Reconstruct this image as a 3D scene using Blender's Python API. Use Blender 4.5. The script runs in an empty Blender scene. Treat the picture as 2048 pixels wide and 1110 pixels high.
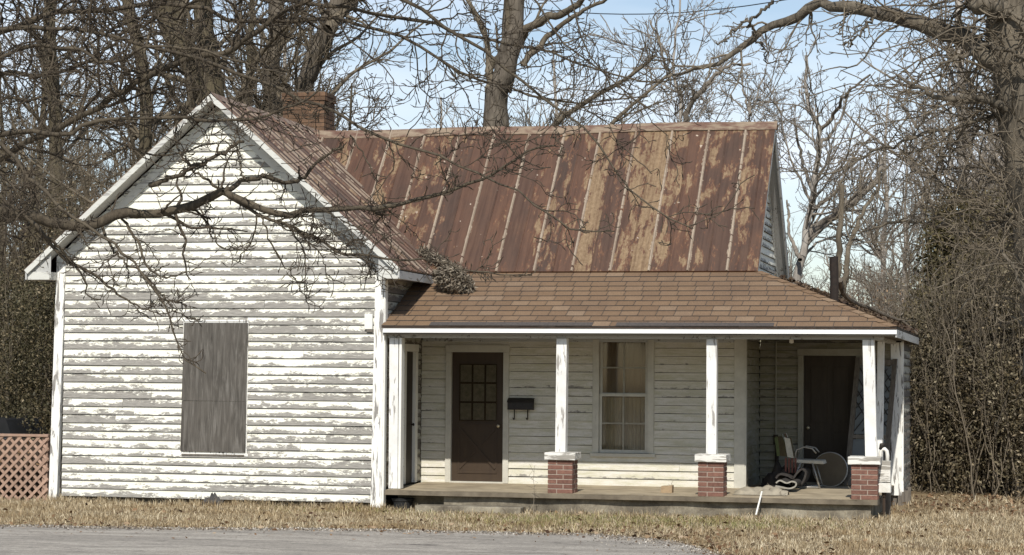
import bpy, bmesh, math, random
import numpy as np
from mathutils import Vector, Matrix
random.seed(7)
SC = bpy.context.scene
COL = SC.collection

# ---------------------------------------------------------------- camera
F_PX = 4300.0; YAW = math.atan((2050-1024)/F_PX); PITCH = math.atan(195/F_PX); ROLL = 0.008; CAM_H = 2.03
fw = np.array([-math.sin(YAW)*math.cos(PITCH), math.cos(YAW)*math.cos(PITCH), math.sin(PITCH)])
_r0 = np.array([math.cos(YAW), math.sin(YAW), 0.0]); _u0 = np.cross(_r0, fw)
RV = _r0*math.cos(ROLL)+_u0*math.sin(ROLL); UV_ = _u0*math.cos(ROLL)-_r0*math.sin(ROLL)
CAM = np.array([0, 0, CAM_H])
cd = bpy.data.cameras.new('camera'); cam = bpy.data.objects.new('camera', cd); COL.objects.link(cam)
cd.sensor_width = 36; cd.lens = 36*F_PX/2048; cd.clip_start = 0.1; cd.clip_end = 5000
cam.matrix_world = Matrix(((RV[0], UV_[0], -fw[0], 0), (RV[1], UV_[1], -fw[1], 0), (RV[2], UV_[2], -fw[2], CAM_H), (0, 0, 0, 1)))
SC.camera = cam

def atY(px, py, Y):
    d = fw*F_PX+RV*(px-1024)+UV_*(555-py)
    return CAM+d*(Y/d[1])

def atZ(px, py, z=0.0):
    d = fw*F_PX+RV*(px-1024)+UV_*(555-py)
    return CAM+d*((z-CAM_H)/d[2])

# ---------------------------------------------------------------- light and sky
SUN_EL = math.radians(42); SUN_AZ = math.radians(7.5)      # azimuth to the right of straight behind the viewer
w = bpy.data.worlds.new('World'); SC.world = w; w.use_nodes = True
nt = w.node_tree; nt.nodes.clear()
sky = nt.nodes.new('ShaderNodeTexSky'); sky.sky_type = 'NISHITA'; sky.sun_disc = False
sky.sun_elevation = SUN_EL; sky.sun_rotation = math.pi-SUN_AZ; sky.air_density = 1.0; sky.dust_density = .5; sky.ozone_density = 1.2
tc = nt.nodes.new('ShaderNodeTexCoord'); mp = nt.nodes.new('ShaderNodeMapping'); mp.inputs['Scale'].default_value = (1.4, 1.4, 9.0)
mp.inputs['Rotation'].default_value = (0, 0.12, 0)
ns = nt.nodes.new('ShaderNodeTexNoise'); ns.inputs['Scale'].default_value = 1.8; ns.inputs['Detail'].default_value = 5; ns.inputs['Roughness'].default_value = .5
cr = nt.nodes.new('ShaderNodeValToRGB'); cr.color_ramp.elements[0].position = .36; cr.color_ramp.elements[1].position = .66
cr.color_ramp.elements[0].color = (.16, .16, .16, 1); cr.color_ramp.elements[1].color = (.95, .95, .95, 1)
mx = nt.nodes.new('ShaderNodeMix'); mx.data_type = 'RGBA'; mx.inputs[7].default_value = (8.6, 9.3, 10.3, 1)
bg = nt.nodes.new('ShaderNodeBackground'); bg.inputs['Strength'].default_value = 0.10
ou = nt.nodes.new('ShaderNodeOutputWorld')
L = nt.links
L.new(tc.outputs['Generated'], mp.inputs['Vector']); L.new(mp.outputs[0], ns.inputs['Vector']); L.new(ns.outputs['Fac'], cr.inputs[0])
sx = nt.nodes.new('ShaderNodeSeparateXYZ'); L.new(tc.outputs['Generated'], sx.inputs[0])     # the thin cloud veil lies over the northern sky
rg = nt.nodes.new('ShaderNodeMapRange'); rg.inputs['From Min'].default_value = -.1; rg.inputs['From Max'].default_value = .75; rg.inputs['To Min'].default_value = .0; rg.inputs['To Max'].default_value = 1.0; L.new(sx.outputs[1], rg.inputs[0])
ml = nt.nodes.new('ShaderNodeMath'); ml.operation = 'MULTIPLY'; L.new(cr.outputs[0], ml.inputs[0]); L.new(rg.outputs[0], ml.inputs[1])
L.new(ml.outputs[0], mx.inputs[0]); L.new(sky.outputs[0], mx.inputs[6]); L.new(mx.outputs[2], bg.inputs['Color']); L.new(bg.outputs[0], ou.inputs[0])
sd = bpy.data.lights.new('sun', 'SUN'); sd.energy = 4.0; sd.angle = math.radians(.5); sd.color = (1.0, .955, .875)
so = bpy.data.objects.new('sun', sd); COL.objects.link(so)
sdir = Vector((math.sin(SUN_AZ)*math.cos(SUN_EL), -math.cos(SUN_AZ)*math.cos(SUN_EL), math.sin(SUN_EL)))
so.rotation_euler = sdir.to_track_quat('Z', 'Y').to_euler(); so.location = (10, -20, 30)
SC.view_settings.view_transform = 'Standard'; SC.view_settings.look = 'None'; SC.view_settings.exposure = 0.2; SC.view_settings.gamma = 1.0
SC.render.engine = 'CYCLES'

# ---------------------------------------------------------------- material helper
class MT:
    def __init__(s, name, rough=.85, spec=.25, metallic=0):
        s.m = bpy.data.materials.new(name); s.m.use_nodes = True; s.nt = s.m.node_tree; s.nt.nodes.clear()
        s.out = s.nt.nodes.new('ShaderNodeOutputMaterial'); s.b = s.nt.nodes.new('ShaderNodeBsdfPrincipled')
        s.b.inputs['Roughness'].default_value = rough; s.b.inputs['Specular IOR Level'].default_value = spec; s.b.inputs['Metallic'].default_value = metallic
        s.nt.links.new(s.b.outputs[0], s.out.inputs[0])
    def n(s, t): return s.nt.nodes.new(t)
    def set(s, sock, v):
        if v is None: return
        if hasattr(v, 'is_output') or isinstance(v, bpy.types.NodeSocket): s.nt.links.new(v, sock)
        else:
            if isinstance(v, (tuple, list)) and len(v) == 3 and sock.type == 'RGBA': v = (*v, 1)
            sock.default_value = v
    def obj(s): return s.n('ShaderNodeTexCoord').outputs['Object']
    def uv(s): return s.n('ShaderNodeTexCoord').outputs['UV']
    def island(s): return s.n('ShaderNodeNewGeometry').outputs['Random Per Island']
    def mapv(s, v, scale=(1, 1, 1), loc=(0, 0, 0)):
        m = s.n('ShaderNodeMapping'); s.set(m.inputs['Vector'], v); m.inputs['Scale'].default_value = scale; m.inputs['Location'].default_value = loc; return m.outputs[0]
    def noise(s, v, scale=5, detail=4, rough=.55, dist=0):
        m = s.n('ShaderNodeTexNoise'); s.set(m.inputs['Vector'], v); m.inputs['Scale'].default_value = scale; m.inputs['Detail'].default_value = detail
        m.inputs['Roughness'].default_value = rough; m.inputs['Distortion'].default_value = dist; return m.outputs['Fac']
    def white(s, v):
        m = s.n('ShaderNodeTexWhiteNoise'); m.noise_dimensions = '1D' if not isinstance(v, tuple) else '3D'; s.set(m.inputs['W'], v); return m.outputs['Value']
    def math(s, op, a, b=None, c=None, clamp=False):
        m = s.n('ShaderNodeMath'); m.operation = op; m.use_clamp = clamp
        s.set(m.inputs[0], a); s.set(m.inputs[1], b); s.set(m.inputs[2], c); return m.outputs[0]
    def sep(s, v):
        m = s.n('ShaderNodeSeparateXYZ'); s.set(m.inputs[0], v); return m.outputs
    def comb(s, x=0.0, y=0.0, z=0.0):
        m = s.n('ShaderNodeCombineXYZ'); s.set(m.inputs[0], x); s.set(m.inputs[1], y); s.set(m.inputs[2], z); return m.outputs[0]
    def ramp(s, f, stops, interp='LINEAR'):
        m = s.n('ShaderNodeValToRGB'); s.set(m.inputs[0], f); r = m.color_ramp; r.interpolation = interp
        while len(r.elements) < len(stops): r.elements.new(.5)
        for e, (p, c) in zip(r.elements, stops):
            e.position = p; e.color = (c, c, c, 1) if not isinstance(c, tuple) else (*c, 1)
        return m.outputs[0]
    def mix(s, f, a, b, mode='MIX'):
        m = s.n('ShaderNodeMix'); m.data_type = 'RGBA'; m.blend_type = mode; s.set(m.inputs[0], f)
        for i, v in ((6, a), (7, b)): s.set(m.inputs[i], v)
        return m.outputs[2]
    def bump(s, h, strength=.4, dist=.01):
        m = s.n('ShaderNodeBump'); s.set(m.inputs['Height'], h); m.inputs['Strength'].default_value = strength; m.inputs['Distance'].default_value = dist
        s.nt.links.new(m.outputs[0], s.b.inputs['Normal'])
    def col(s, c): s.set(s.b.inputs['Base Color'], c); return s
    def rough(s, r): s.set(s.b.inputs['Roughness'], r)

MATS = {}
def simple(name, c1, c2=None, scale=8, rough=.85, stretch=(1, 1, 1), bump=.3, spec=.25, metallic=0, isl=0.0, bd=.006):
    m = MT(name, rough, spec, metallic); v = m.mapv(m.obj(), stretch); f = m.noise(v, scale, 6, .6)
    c = m.mix(m.ramp(f, [(.3, 0.0), (.7, 1.0)]), c1, c2 or tuple(x*.7 for x in c1))
    if isl: c = m.mix(1.0, c, m.ramp(m.island(), [(0, 1-isl), (1, 1.0)]), 'MULTIPLY')
    m.col(c)
    if bump: m.bump(f, bump, bd)
    MATS[name] = m.m; return m

def siding_mat(name, paint, wood, T, topfade, fine=.5, dirt=.12):
    m = MT(name, .8, .2); s_ = m.sep(m.uv()); u, v = s_[0], s_[1]; z = m.sep(m.obj())[2]
    row = m.math('FLOOR', v); f = m.math('FRACT', v)
    rr = m.white(row); isl = m.island()
    big = m.noise(m.comb(m.math('MULTIPLY', u, .9), m.math('MULTIPLY', v, .13), isl), 1.0, 2, .5)
    mid = m.noise(m.comb(m.math('ADD', m.math('MULTIPLY', u, 3.6), m.math('MULTIPLY', rr, 77.)), m.math('MULTIPLY', f, 1.2), m.math('MULTIPLY', isl, 9.)), 1.7, 8, .70)
    fin = m.noise(m.comb(m.math('MULTIPLY', u, 11.), m.math('MULTIPLY', v, 3.4), 3.0), 1.9, 6, .75)
    h = m.math('ADD', m.math('MULTIPLY', f, .92), m.math('MULTIPLY', m.math('SUBTRACT', mid, .5), 2.7))
    h = m.math('ADD', h, m.math('MULTIPLY', m.math('SUBTRACT', fin, .5), fine))
    h = m.math('ADD', h, m.math('MULTIPLY', m.math('SUBTRACT', big, .5), 1.5))
    h = m.math('ADD', h, m.math('MULTIPLY', m.math('SUBTRACT', isl, .5), .45))
    h = m.math('ADD', h, m.math('MULTIPLY', m.math('SUBTRACT', rr, .5), .35))
    thr = m.math('SUBTRACT', T, m.math('MULTIPLY', m.math('MAXIMUM', m.math('SUBTRACT', z, topfade[0]), 0.0), topfade[1]))
    d = m.math('SUBTRACT', h, thr)
    mask = m.ramp(m.math('ADD', m.math('MULTIPLY', d, 5.5), .5, clamp=True), [(0, 0.0), (1, 1.0)])   # 1 painted
    grain = m.noise(m.comb(m.math('MULTIPLY', u, 3.), m.math('MULTIPLY', v, 6.), rr), 3.0, 6, .65)
    wc = m.mix(m.ramp(grain, [(.33, 0.0), (.67, 1.0)]), tuple(x*.55 for x in wood), tuple(min(1, x*1.35) for x in wood))
    dn = m.noise(m.comb(m.math('MULTIPLY', u, 1.3), m.math('MULTIPLY', v, .9), 1.), 2.5, 6, .7)
    pc = m.mix(m.ramp(dn, [(.35, 1.0), (.62, 0.0)]), paint, tuple(x*(1-dirt*(1.6 if i == 2 else 1)) for i, x in enumerate(paint)))
    flake = m.ramp(m.noise(m.comb(m.math('MULTIPLY', u, 24.), m.math('MULTIPLY', v, 5.), rr), 1.6, 5, .7), [(.56, 0.0), (.64, 1.0)])
    pc = m.mix(m.math('MULTIPLY', flake, .45), pc, tuple(x*.55 for x in paint))
    m.col(m.mix(mask, wc, pc)); m.bump(m.math('ADD', m.math('MULTIPLY', mask, .8), m.math('MULTIPLY', grain, .4)), .5, .004)
    MATS[name] = m.m

siding_mat('peeling siding', (.84, .825, .75), (.29, .275, .248), .45, (3.5, .17), fine=1.5)
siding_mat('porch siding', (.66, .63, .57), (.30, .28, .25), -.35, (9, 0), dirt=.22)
siding_mat('recess shade siding', (.30, .28, .235), (.15, .135, .11), -.2, (9, 0), dirt=.3)  # dirtier, darker copy of the porch siding; recess shade is in its colour
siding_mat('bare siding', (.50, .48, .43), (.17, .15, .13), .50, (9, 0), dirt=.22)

def trim_mat(name, paint, wood, lo, hi, axis=2, dirt=.1):
    m = MT(name, .75, .25); sc = [22, 22, 22]; sc[axis] = 2.4
    f = m.noise(m.mapv(m.obj(), tuple(sc)), 1.0, 7, .62, .6); big = m.noise(m.obj(), 1.1, 3, .5)
    k = m.math('ADD', f, m.math('MULTIPLY', m.math('SUBTRACT', big, .5), .45))
    mask = m.ramp(k, [(lo, 0.0), (hi, 1.0)])
    w2 = m.noise(m.mapv(m.obj(), tuple(x*2.5 for x in sc)), 1.0, 4, .6)
    wc = m.mix(w2, tuple(x*.6 for x in wood), tuple(x*1.3 for x in wood))
    d = m.noise(m.obj(), 4, 6, .7)
    pc = m.mix(m.ramp(d, [(.35, 1.0), (.65, 0.0)]), paint, tuple(x*(1-dirt) for x in paint))
    m.col(m.mix(mask, wc, pc)); m.bump(mask, .5, .004); MATS[name] = m.m
trim_mat('peeling trim', (.84, .83, .78), (.27, .255, .235), .40, .44)
trim_mat('trim', (.80, .79, .73), (.40, .38, .35), .28, .33)
trim_mat('column paint', (.82, .81, .77), (.36, .34, .31), .36, .40, dirt=.2)
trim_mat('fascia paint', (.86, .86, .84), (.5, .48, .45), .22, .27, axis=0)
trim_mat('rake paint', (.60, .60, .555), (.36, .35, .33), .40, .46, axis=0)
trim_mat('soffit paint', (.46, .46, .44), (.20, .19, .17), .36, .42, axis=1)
trim_mat('cap paint', (.76, .74, .68), (.33, .31, .27), .45, .50, axis=0)
trim_mat('porch shade trim', (.56, .54, .47), (.30, .28, .25), .28, .33, dirt=.2)  # dimmer copy of the trim, with the porch shade put into the colour
trim_mat('deep shade trim', (.34, .32, .26), (.22, .20, .17), .30, .36, dirt=.25)  # darkest trim copy; deep shade is painted in for recess and muntins
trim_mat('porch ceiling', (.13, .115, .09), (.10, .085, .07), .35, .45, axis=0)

# rusty metal: UV in metres, u along the ridge, v down the slope
def rust_mat(name, ochre, seamf, per=.61):
    m = MT(name, .62, .35); s_ = m.sep(m.uv()); u, v = s_[0], s_[1]
    sheet = m.math('FLOOR', m.math('DIVIDE', u, .305)); sr = m.white(sheet); sr2 = m.white(m.math('ADD', sheet, 91.3))
    base = m.noise(m.comb(m.math('MULTIPLY', u, 1.5), m.math('MULTIPLY', v, .8), 0.), 2.2, 6, .62)
    bc = m.ramp(base, [(.25, (.055, .033, .023)), (.47, (.086, .045, .029)), (.60, (.106, .054, .032)), (.78, (.135, .077, .043))])
    bc = m.mix(.5, bc, m.mix(sr, (.052, .037, .028), (.118, .060, .036)))
    streak = m.noise(m.comb(m.math('MULTIPLY', u, 3.4), m.math('MULTIPLY', v, .95), sr), 2.0, 9, .70, .25)
    blotch = m.noise(m.comb(u, m.math('MULTIPLY', v, .7), 5.), 1.1, 4, .6)
    # distance from the rib inside a sheet: paint survives in the pans
    fr = m.math('FRACT', m.math('DIVIDE', u, .305)); pan = m.math('SUBTRACT', .5, m.math('ABSOLUTE', m.math('SUBTRACT', fr, .5)))
    zone = m.math('MULTIPLY', m.ramp(m.math('MULTIPLY', u, .1), [(.0, .05), (.46, .15), (.53, .45), (.60, 1.05), (.78, 1.05), (.86, .35)]), ochre)
    k = m.math('ADD', streak, m.math('MULTIPLY', zone, .105)); k = m.math('ADD', k, m.math('MULTIPLY', m.math('SUBTRACT', sr2, .55), .20))
    k = m.math('ADD', k, m.math('MULTIPLY', m.math('SUBTRACT', m.noise(m.comb(m.math('MULTIPLY', u, 14.), m.math('MULTIPLY', v, 8.), 2.), 2, 5, .75), .5), .16)); k = m.math('ADD', k, m.math('MULTIPLY', m.math('SUBTRACT', blotch, .5), .26)); k = m.math('ADD', k, m.math('MULTIPLY', m.math('MINIMUM', pan, .22), .28))
    mask = m.math('MULTIPLY', m.ramp(k, [(.632, 0.0), (.675, 1.0)]), .88)
    fine = m.noise(m.comb(m.math('MULTIPLY', u, 8.), m.math('MULTIPLY', v, 5.), 2.), 3, 5, .65)
    oc = m.mix(m.ramp(fine, [(.35, 0.0), (.65, 1.0)]), (.19, .125, .066), (.29, .205, .12))
    c = m.mix(mask, bc, oc)
    c = m.mix(m.math('MULTIPLY', m.ramp(k, [(.60, 0.0), (.635, 1.0), (.66, 0.0)]), .7), c, (.17, .075, .038))
    # pale lines: flaking paint on main seams, rib highlights painted onto the wing
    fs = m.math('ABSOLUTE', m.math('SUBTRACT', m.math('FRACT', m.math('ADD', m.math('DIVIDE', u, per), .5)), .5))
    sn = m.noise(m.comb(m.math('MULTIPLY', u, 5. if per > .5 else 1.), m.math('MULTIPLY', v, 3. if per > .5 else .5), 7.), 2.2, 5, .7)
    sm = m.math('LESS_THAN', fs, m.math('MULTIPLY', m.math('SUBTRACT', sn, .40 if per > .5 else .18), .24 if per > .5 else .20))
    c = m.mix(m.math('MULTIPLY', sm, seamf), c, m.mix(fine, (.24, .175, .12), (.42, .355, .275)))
    dots = m.ramp(m.noise(m.comb(m.math('MULTIPLY', u, 4.), m.math('MULTIPLY', v, 3.4), 11.), 2.4, 2, .5), [(.745, 0.0), (.76, 1.0)])
    c = m.mix(m.math('MULTIPLY', dots, .8), c, (.50, .42, .33))
    run = m.noise(m.comb(m.math('MULTIPLY', u, 9.), m.math('MULTIPLY', v, .35), 4.), 2.2, 6, .7); c = m.mix(1.0, c, m.ramp(run, [(.32, (.62, .55, .52)), (.55, (1.0, 1.0, 1.0)), (.75, (1.12, 1.06, 1.0))]), 'MULTIPLY')
    m.col(c); m.bump(m.math('ADD', m.math('MULTIPLY', base, .6), mask), .25, .004); MATS[name] = m.m
rust_mat('rusty painted roof', 1.0, 1.0)
rust_mat('rusty wing roof', .1, .55, .305)  # the wing's pale lines are highlights coloured onto the ribs
m = MT('ridge cap', .6, .3); f = m.noise(m.mapv(m.obj(), (1.5, 4, 4)), 2.5, 7, .65)
m.col(m.ramp(f, [(.35, (.12, .06, .042)), (.47, (.17, .11, .078)), (.55, (.24, .18, .125)), (.7, (.29, .225, .16))])); m.bump(f, .3, .004); MATS['ridge cap'] = m.m

# asphalt shingles (UV v = course number, u = metres)
m = MT('shingle', .9, .15); s_ = m.sep(m.uv()); isl = m.island()
g = m.noise(m.mapv(m.obj(), (1, 1, 1)), 90, 3, .6); big = m.noise(m.obj(), .9, 5, .6)
c = m.ramp(isl, [(0, (.188, .122, .074)), (.5, (.214, .140, .085)), (.85, (.232, .155, .096)), (1, (.275, .195, .128))])
c = m.mix(m.ramp(big, [(.42, 0.0), (.66, .55)]), c, (.145, .097, .067))
c = m.mix(1.0, c, m.ramp(g, [(.3, .60), (.7, 1.22)]), 'MULTIPLY'); m.col(c); m.bump(g, .5, .003); MATS['shingle'] = m.m
simple('dark shingle', (.055, .048, .045), (.10, .085, .075), 30, .9)

m = MT('plywood', .85, .15); o = m.obj()
a = m.noise(m.mapv(o, (14, 14, 1.3)), 1.5, 8, .65, .8); b = m.noise(m.mapv(o, (2, 2, 1)), 1.6, 4, .6)
c = m.ramp(a, [(.3, (.042, .038, .033)), (.5, (.098, .090, .079)), (.7, (.20, .187, .168))])
c = m.mix(m.ramp(b, [(.4, 0.0), (.7, .6)]), c, (.12, .108, .094))
zz = m.sep(o)[2]; c = m.mix(m.math('MULTIPLY', m.ramp(m.math('ADD', zz, m.math('MULTIPLY', b, .5)), [(.5, 1.0), (1.45, 0.0)]), .45), c, (.22, .21, .185))
m.col(c); m.bump(a, .4, .004); MATS['plywood'] = m.m

simple('brick', (.26, .135, .098), (.165, .082, .063), 25, .85, isl=.35, bump=.6)
simple('mortar', (.42, .35, .29), (.33, .27, .22), 30, .9)
simple('chimney brick', (.22, .13, .075), (.12, .075, .052), 14, .85, isl=.45, bump=.6)
simple('chimney mortar', (.15, .115, .085), (.10, .08, .06), 30, .9)
m = MT('concrete', .9, .2); o = m.obj(); a = m.noise(o, 2.2, 7, .65); b = m.noise(o, 45, 3, .6)
c = m.ramp(a, [(.32, (.085, .072, .055)), (.48, (.19, .165, .125)), (.62, (.33, .295, .225)), (.8, (.40, .36, .28))]); c = m.mix(1.0, c, m.ramp(b, [(.3, .8), (.7, 1.1)]), 'MULTIPLY')
m.col(c); m.bump(m.math('ADD', a, m.math('MULTIPLY', b, .3)), .5, .01); MATS['concrete'] = m.m
simple('cement floor', (.46, .385, .265), (.24, .195, .135), 2.6, .9, bump=.4)
simple('stained concrete', (.22, .185, .135), (.10, .082, .06), 3.5, .9, bump=.5)
simple('disc wood', (.17, .135, .09), (.12, .095, .065), 6, .9)
simple('foundation', (.13, .115, .09), (.065, .055, .045), 5, .95, bump=.6, bd=.02)
simple('door paint', (.058, .039, .024), (.045, .030, .02), 12, .55, stretch=(1, 1, .2), bump=.1)
simple('dark door', (.052, .039, .027), (.036, .027, .019), 12, .6, stretch=(1, 1, .2), bump=.1)
simple('black metal', (.028, .025, .023), (.045, .038, .032), 30, .55, bump=.2, metallic=.2)
simple('sooty pipe', (.018, .015, .013), (.035, .025, .02), 20, .8, bump=.5)
simple('brass', (.75, .68, .50), (.6, .5, .35), 20, .3, metallic=.7, bump=0)
simple('curtain', (.62, .56, .45), (.50, .44, .34), 14, .95, stretch=(3, 3, .3), bump=.1)
simple('dim curtain', (.24, .18, .13), (.18, .14, .10), 14, .95, stretch=(3, 3, .3), bump=.1)
simple('blind', (.33, .33, .29), (.19, .19, .17), 14, .9)
simple('interior', (.05, .045, .04), (.03, .03, .028), 3, .95, bump=0)
simple('lattice wood', (.47, .32, .24), (.37, .245, .18), 10, .85, isl=.3)
simple('dark wood', (.07, .048, .035), (.04, .03, .022), 10, .9, stretch=(1, 1, .3))
simple('grey wood', (.20, .175, .145), (.11, .095, .08), 10, .9, stretch=(4, 4, .4), bump=.5)
simple('raw wood', (.38, .28, .17), (.26, .18, .11), 14, .85, stretch=(1, 3, 3))
simple('white plastic', (.78, .77, .72), (.62, .60, .54), 9, .5, bump=.05)
simple('aluminium', (.42, .40, .36), (.30, .28, .25), 30, .45, metallic=.5, bump=.1)
simple('webbing', (.13, .11, .06), (.09, .07, .045), 20, .9)
simple('pale webbing', (.55, .52, .44), (.42, .39, .32), 20, .9)
simple('red webbing', (.20, .085, .06), (.14, .06, .045), 20, .9)
simple('green webbing', (.10, .12, .045), (.07, .08, .035), 20, .9)
simple('tan canvas', (.38, .34, .26), (.26, .23, .18), 12, .95, bump=.4)
simple('dark cloth', (.055, .05, .045), (.035, .03, .028), 12, .95, bump=.4)
simple('rug edge', (.36, .34, .29), (.26, .245, .21), 20, .95)
simple('blue grey panel', (.16, .17, .165), (.11, .12, .12), 4, .5)
simple('rock', (.085, .08, .075), (.04, .038, .036), 9, .9, bump=.8, bd=.02)
simple('car paint', (.012, .013, .014), (.018, .018, .019), 5, .5, spec=.2, bump=0)
simple('rubber', (.02, .02, .02), (.03, .03, .03), 20, .8)
simple('chrome', (.6, .6, .6), (.5, .5, .5), 20, .2, metallic=1, bump=0)
simple('cable', (.04, .045, .055), None, 5, .7, bump=0)
simple('straw twigs', (.40, .345, .265), (.20, .165, .125), 10, .95, isl=.6)

m = MT('glass', .05, .5); tr = m.n('ShaderNodeBsdfTransparent'); tr.inputs[0].default_value = (.80, .79, .75, 1); gl = m.n('ShaderNodeBsdfGlossy')
gl.inputs['Roughness'].default_value = .06; gl.inputs['Color'].default_value = (.8, .8, .8, 1); mxs = m.n('ShaderNodeMixShader'); mxs.inputs[0].default_value = .045
m.nt.links.new(tr.outputs[0], mxs.inputs[1]); m.nt.links.new(gl.outputs[0], mxs.inputs[2]); m.nt.links.new(mxs.outputs[0], m.out.inputs[0]); MATS['glass'] = m.m
m = MT('screen mesh', .05, .5); tr = m.n('ShaderNodeBsdfTransparent'); tr.inputs[0].default_value = (.85, .82, .76, 1); df = m.n('ShaderNodeBsdfDiffuse')
df.inputs['Color'].default_value = (.06, .05, .04, 1); mxs = m.n('ShaderNodeMixShader'); mxs.inputs[0].default_value = .12
m.nt.links.new(tr.outputs[0], mxs.inputs[1]); m.nt.links.new(df.outputs[0], mxs.inputs[2]); m.nt.links.new(mxs.outputs[0], m.out.inputs[0]); MATS['screen mesh'] = m.m

m = MT('asphalt', .9, .25); o = m.obj(); a = m.noise(o, .8, 6, .6); b = m.noise(o, 60, 3, .75); c_ = m.noise(m.mapv(o, (.35, 2.2, 1)), 1.4, 6, .62)
vr = m.n('ShaderNodeTexVoronoi'); vr.inputs['Scale'].default_value = 95; m.set(vr.inputs['Vector'], o)
c = m.mix(a, (.33, .295, .25), (.46, .42, .36)); c = m.mix(m.ramp(c_, [(.50, 0.0), (.56, .6), (.62, .1)]), c, (.20, .18, .155))
c = m.mix(1.0, c, m.ramp(b, [(.3, .55), (.7, 1.35)]), 'MULTIPLY'); c = m.mix(m.ramp(vr.outputs['Distance'], [(.0, .35), (.22, 0.0)]), c, (.52, .50, .46))
pt = m.noise(m.mapv(o, (.5, 1.1, 1), (7, 3, 0)), .8, 6, .65, .6); c = m.mix(m.ramp(pt, [(.50, 0.0), (.53, .55), (.72, .7)]), c, (.27, .245, .21))
gm = m.noise(o, 17, 4, .7); c = m.mix(1.0, c, m.ramp(gm, [(.34, .72), (.6, 1.08)]), 'MULTIPLY')
ck = m.noise(m.mapv(o, (.22, 1.6, 1), (3, 1, 0)), 1.3, 8, .6, 1.2); cm = m.ramp(ck, [(.490, 0.0), (.500, .9), (.510, 0.0)]); c = m.mix(cm, c, (.06, .05, .045))
m.col(c); m.bump(b, .7, .008); MATS['asphalt'] = m.m
m = MT('dry ground', .95, .1); o = m.obj(); a = m.noise(o, 1.3, 7, .65); b = m.noise(o, 22, 5, .7)
c = m.ramp(a, [(.3, (.15, .10, .06)), (.5, (.26, .195, .115)), (.7, (.38, .30, .18))]); c = m.mix(1.0, c, m.ramp(b, [(.3, .55), (.7, 1.25)]), 'MULTIPLY'); m.col(c); m.bump(b, .8, .03); MATS['dry ground'] = m.m

def foliage_mat(name, stops, trans=.25, rough=.7):
    m = MT(name, rough, .25); c = m.ramp(m.island(), stops)
    pn = m.noise(m.obj(), .9 if 'grass' in name else 1.6, 4, .6); c = m.mix(1.0, c, m.ramp(pn, [(.34, (.74, .66, .56)), (.56, (1.0, 1.0, 1.0))]), 'MULTIPLY'); m.col(c)
    if trans:
        t = m.n('ShaderNodeBsdfTranslucent'); m.set(t.inputs[0], c); x = m.n('ShaderNodeMixShader'); x.inputs[0].default_value = trans
        m.nt.links.new(m.b.outputs[0], x.inputs[1]); m.nt.links.new(t.outputs[0], x.inputs[2]); m.nt.links.new(x.outputs[0], m.out.inputs[0])
    MATS[name] = m.m
foliage_mat('dry grass', [(0, (.17, .12, .07)), (.25, (.34, .265, .16)), (.6, (.56, .46, .30)), (1, (.80, .71, .52))])
foliage_mat('green grass', [(0, (.14, .15, .05)), (.5, (.32, .31, .13)), (1, (.55, .48, .26))])
foliage_mat('old leaves', [(0, (.03, .02, .014)), (.5, (.075, .05, .034)), (1, (.20, .15, .10))], .1)
foliage_mat('gravel', [(0, (.16, .14, .12)), (.5, (.32, .29, .25)), (1, (.6, .56, .5))], 0)
foliage_mat('dead leaves', [(0, (.06, .034, .02)), (.4, (.15, .085, .045)), (.75, (.27, .17, .095)), (1, (.45, .35, .24))], .1)
foliage_mat('thicket leaves', [(0, (.050, .043, .026)), (.45, (.135, .115, .070)), (.8, (.21, .178, .112)), (.93, (.28, .235, .155)), (1, (.42, .35, .24))], .2, .55)
foliage_mat('thicket leaves green', [(0, (.045, .042, .022)), (.5, (.098, .088, .048)), (.85, (.155, .132, .078)), (1, (.29, .24, .155))], .2, .55)
foliage_mat('cedar leaves', [(0, (.060, .052, .024)), (.5, (.125, .108, .052)), (1, (.23, .19, .10))], .2, .7)
def bark(name, c1, c2, sc=6):
    m = MT(name, .92, .12); o = m.obj(); a = m.noise(m.mapv(o, (3, 3, .6)), sc, 7, .68, .5); b = m.noise(o, 1.7, 3, .5)
    c = m.mix(m.ramp(a, [(.35, 0.0), (.65, 1.0)]), c1, c2); c = m.mix(m.math('MULTIPLY', m.ramp(b, [(.45, 0.0), (.7, 1.0)]), .35), c, tuple(x*1.5 for x in c2)); m.col(c); m.bump(a, .9, .02); MATS[name] = m.m
bark('near bark', (.046, .037, .028), (.115, .095, .068), 9)
bark('near twigs', (.045, .036, .028), (.105, .085, .062), 9)
bark('right bark', (.055, .046, .036), (.17, .145, .11), 9)
bark('right twigs', (.085, .070, .052), (.205, .170, .124), 9)
bark('trunk bark', (.055, .046, .036), (.17, .145, .115), 5)
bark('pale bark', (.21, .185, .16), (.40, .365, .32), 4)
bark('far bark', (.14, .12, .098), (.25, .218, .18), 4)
bark('brown bark', (.085, .070, .050), (.17, .142, .104), 4)
bark('ivy bark', (.05, .042, .027), (.12, .10, .066), 7)

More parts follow.
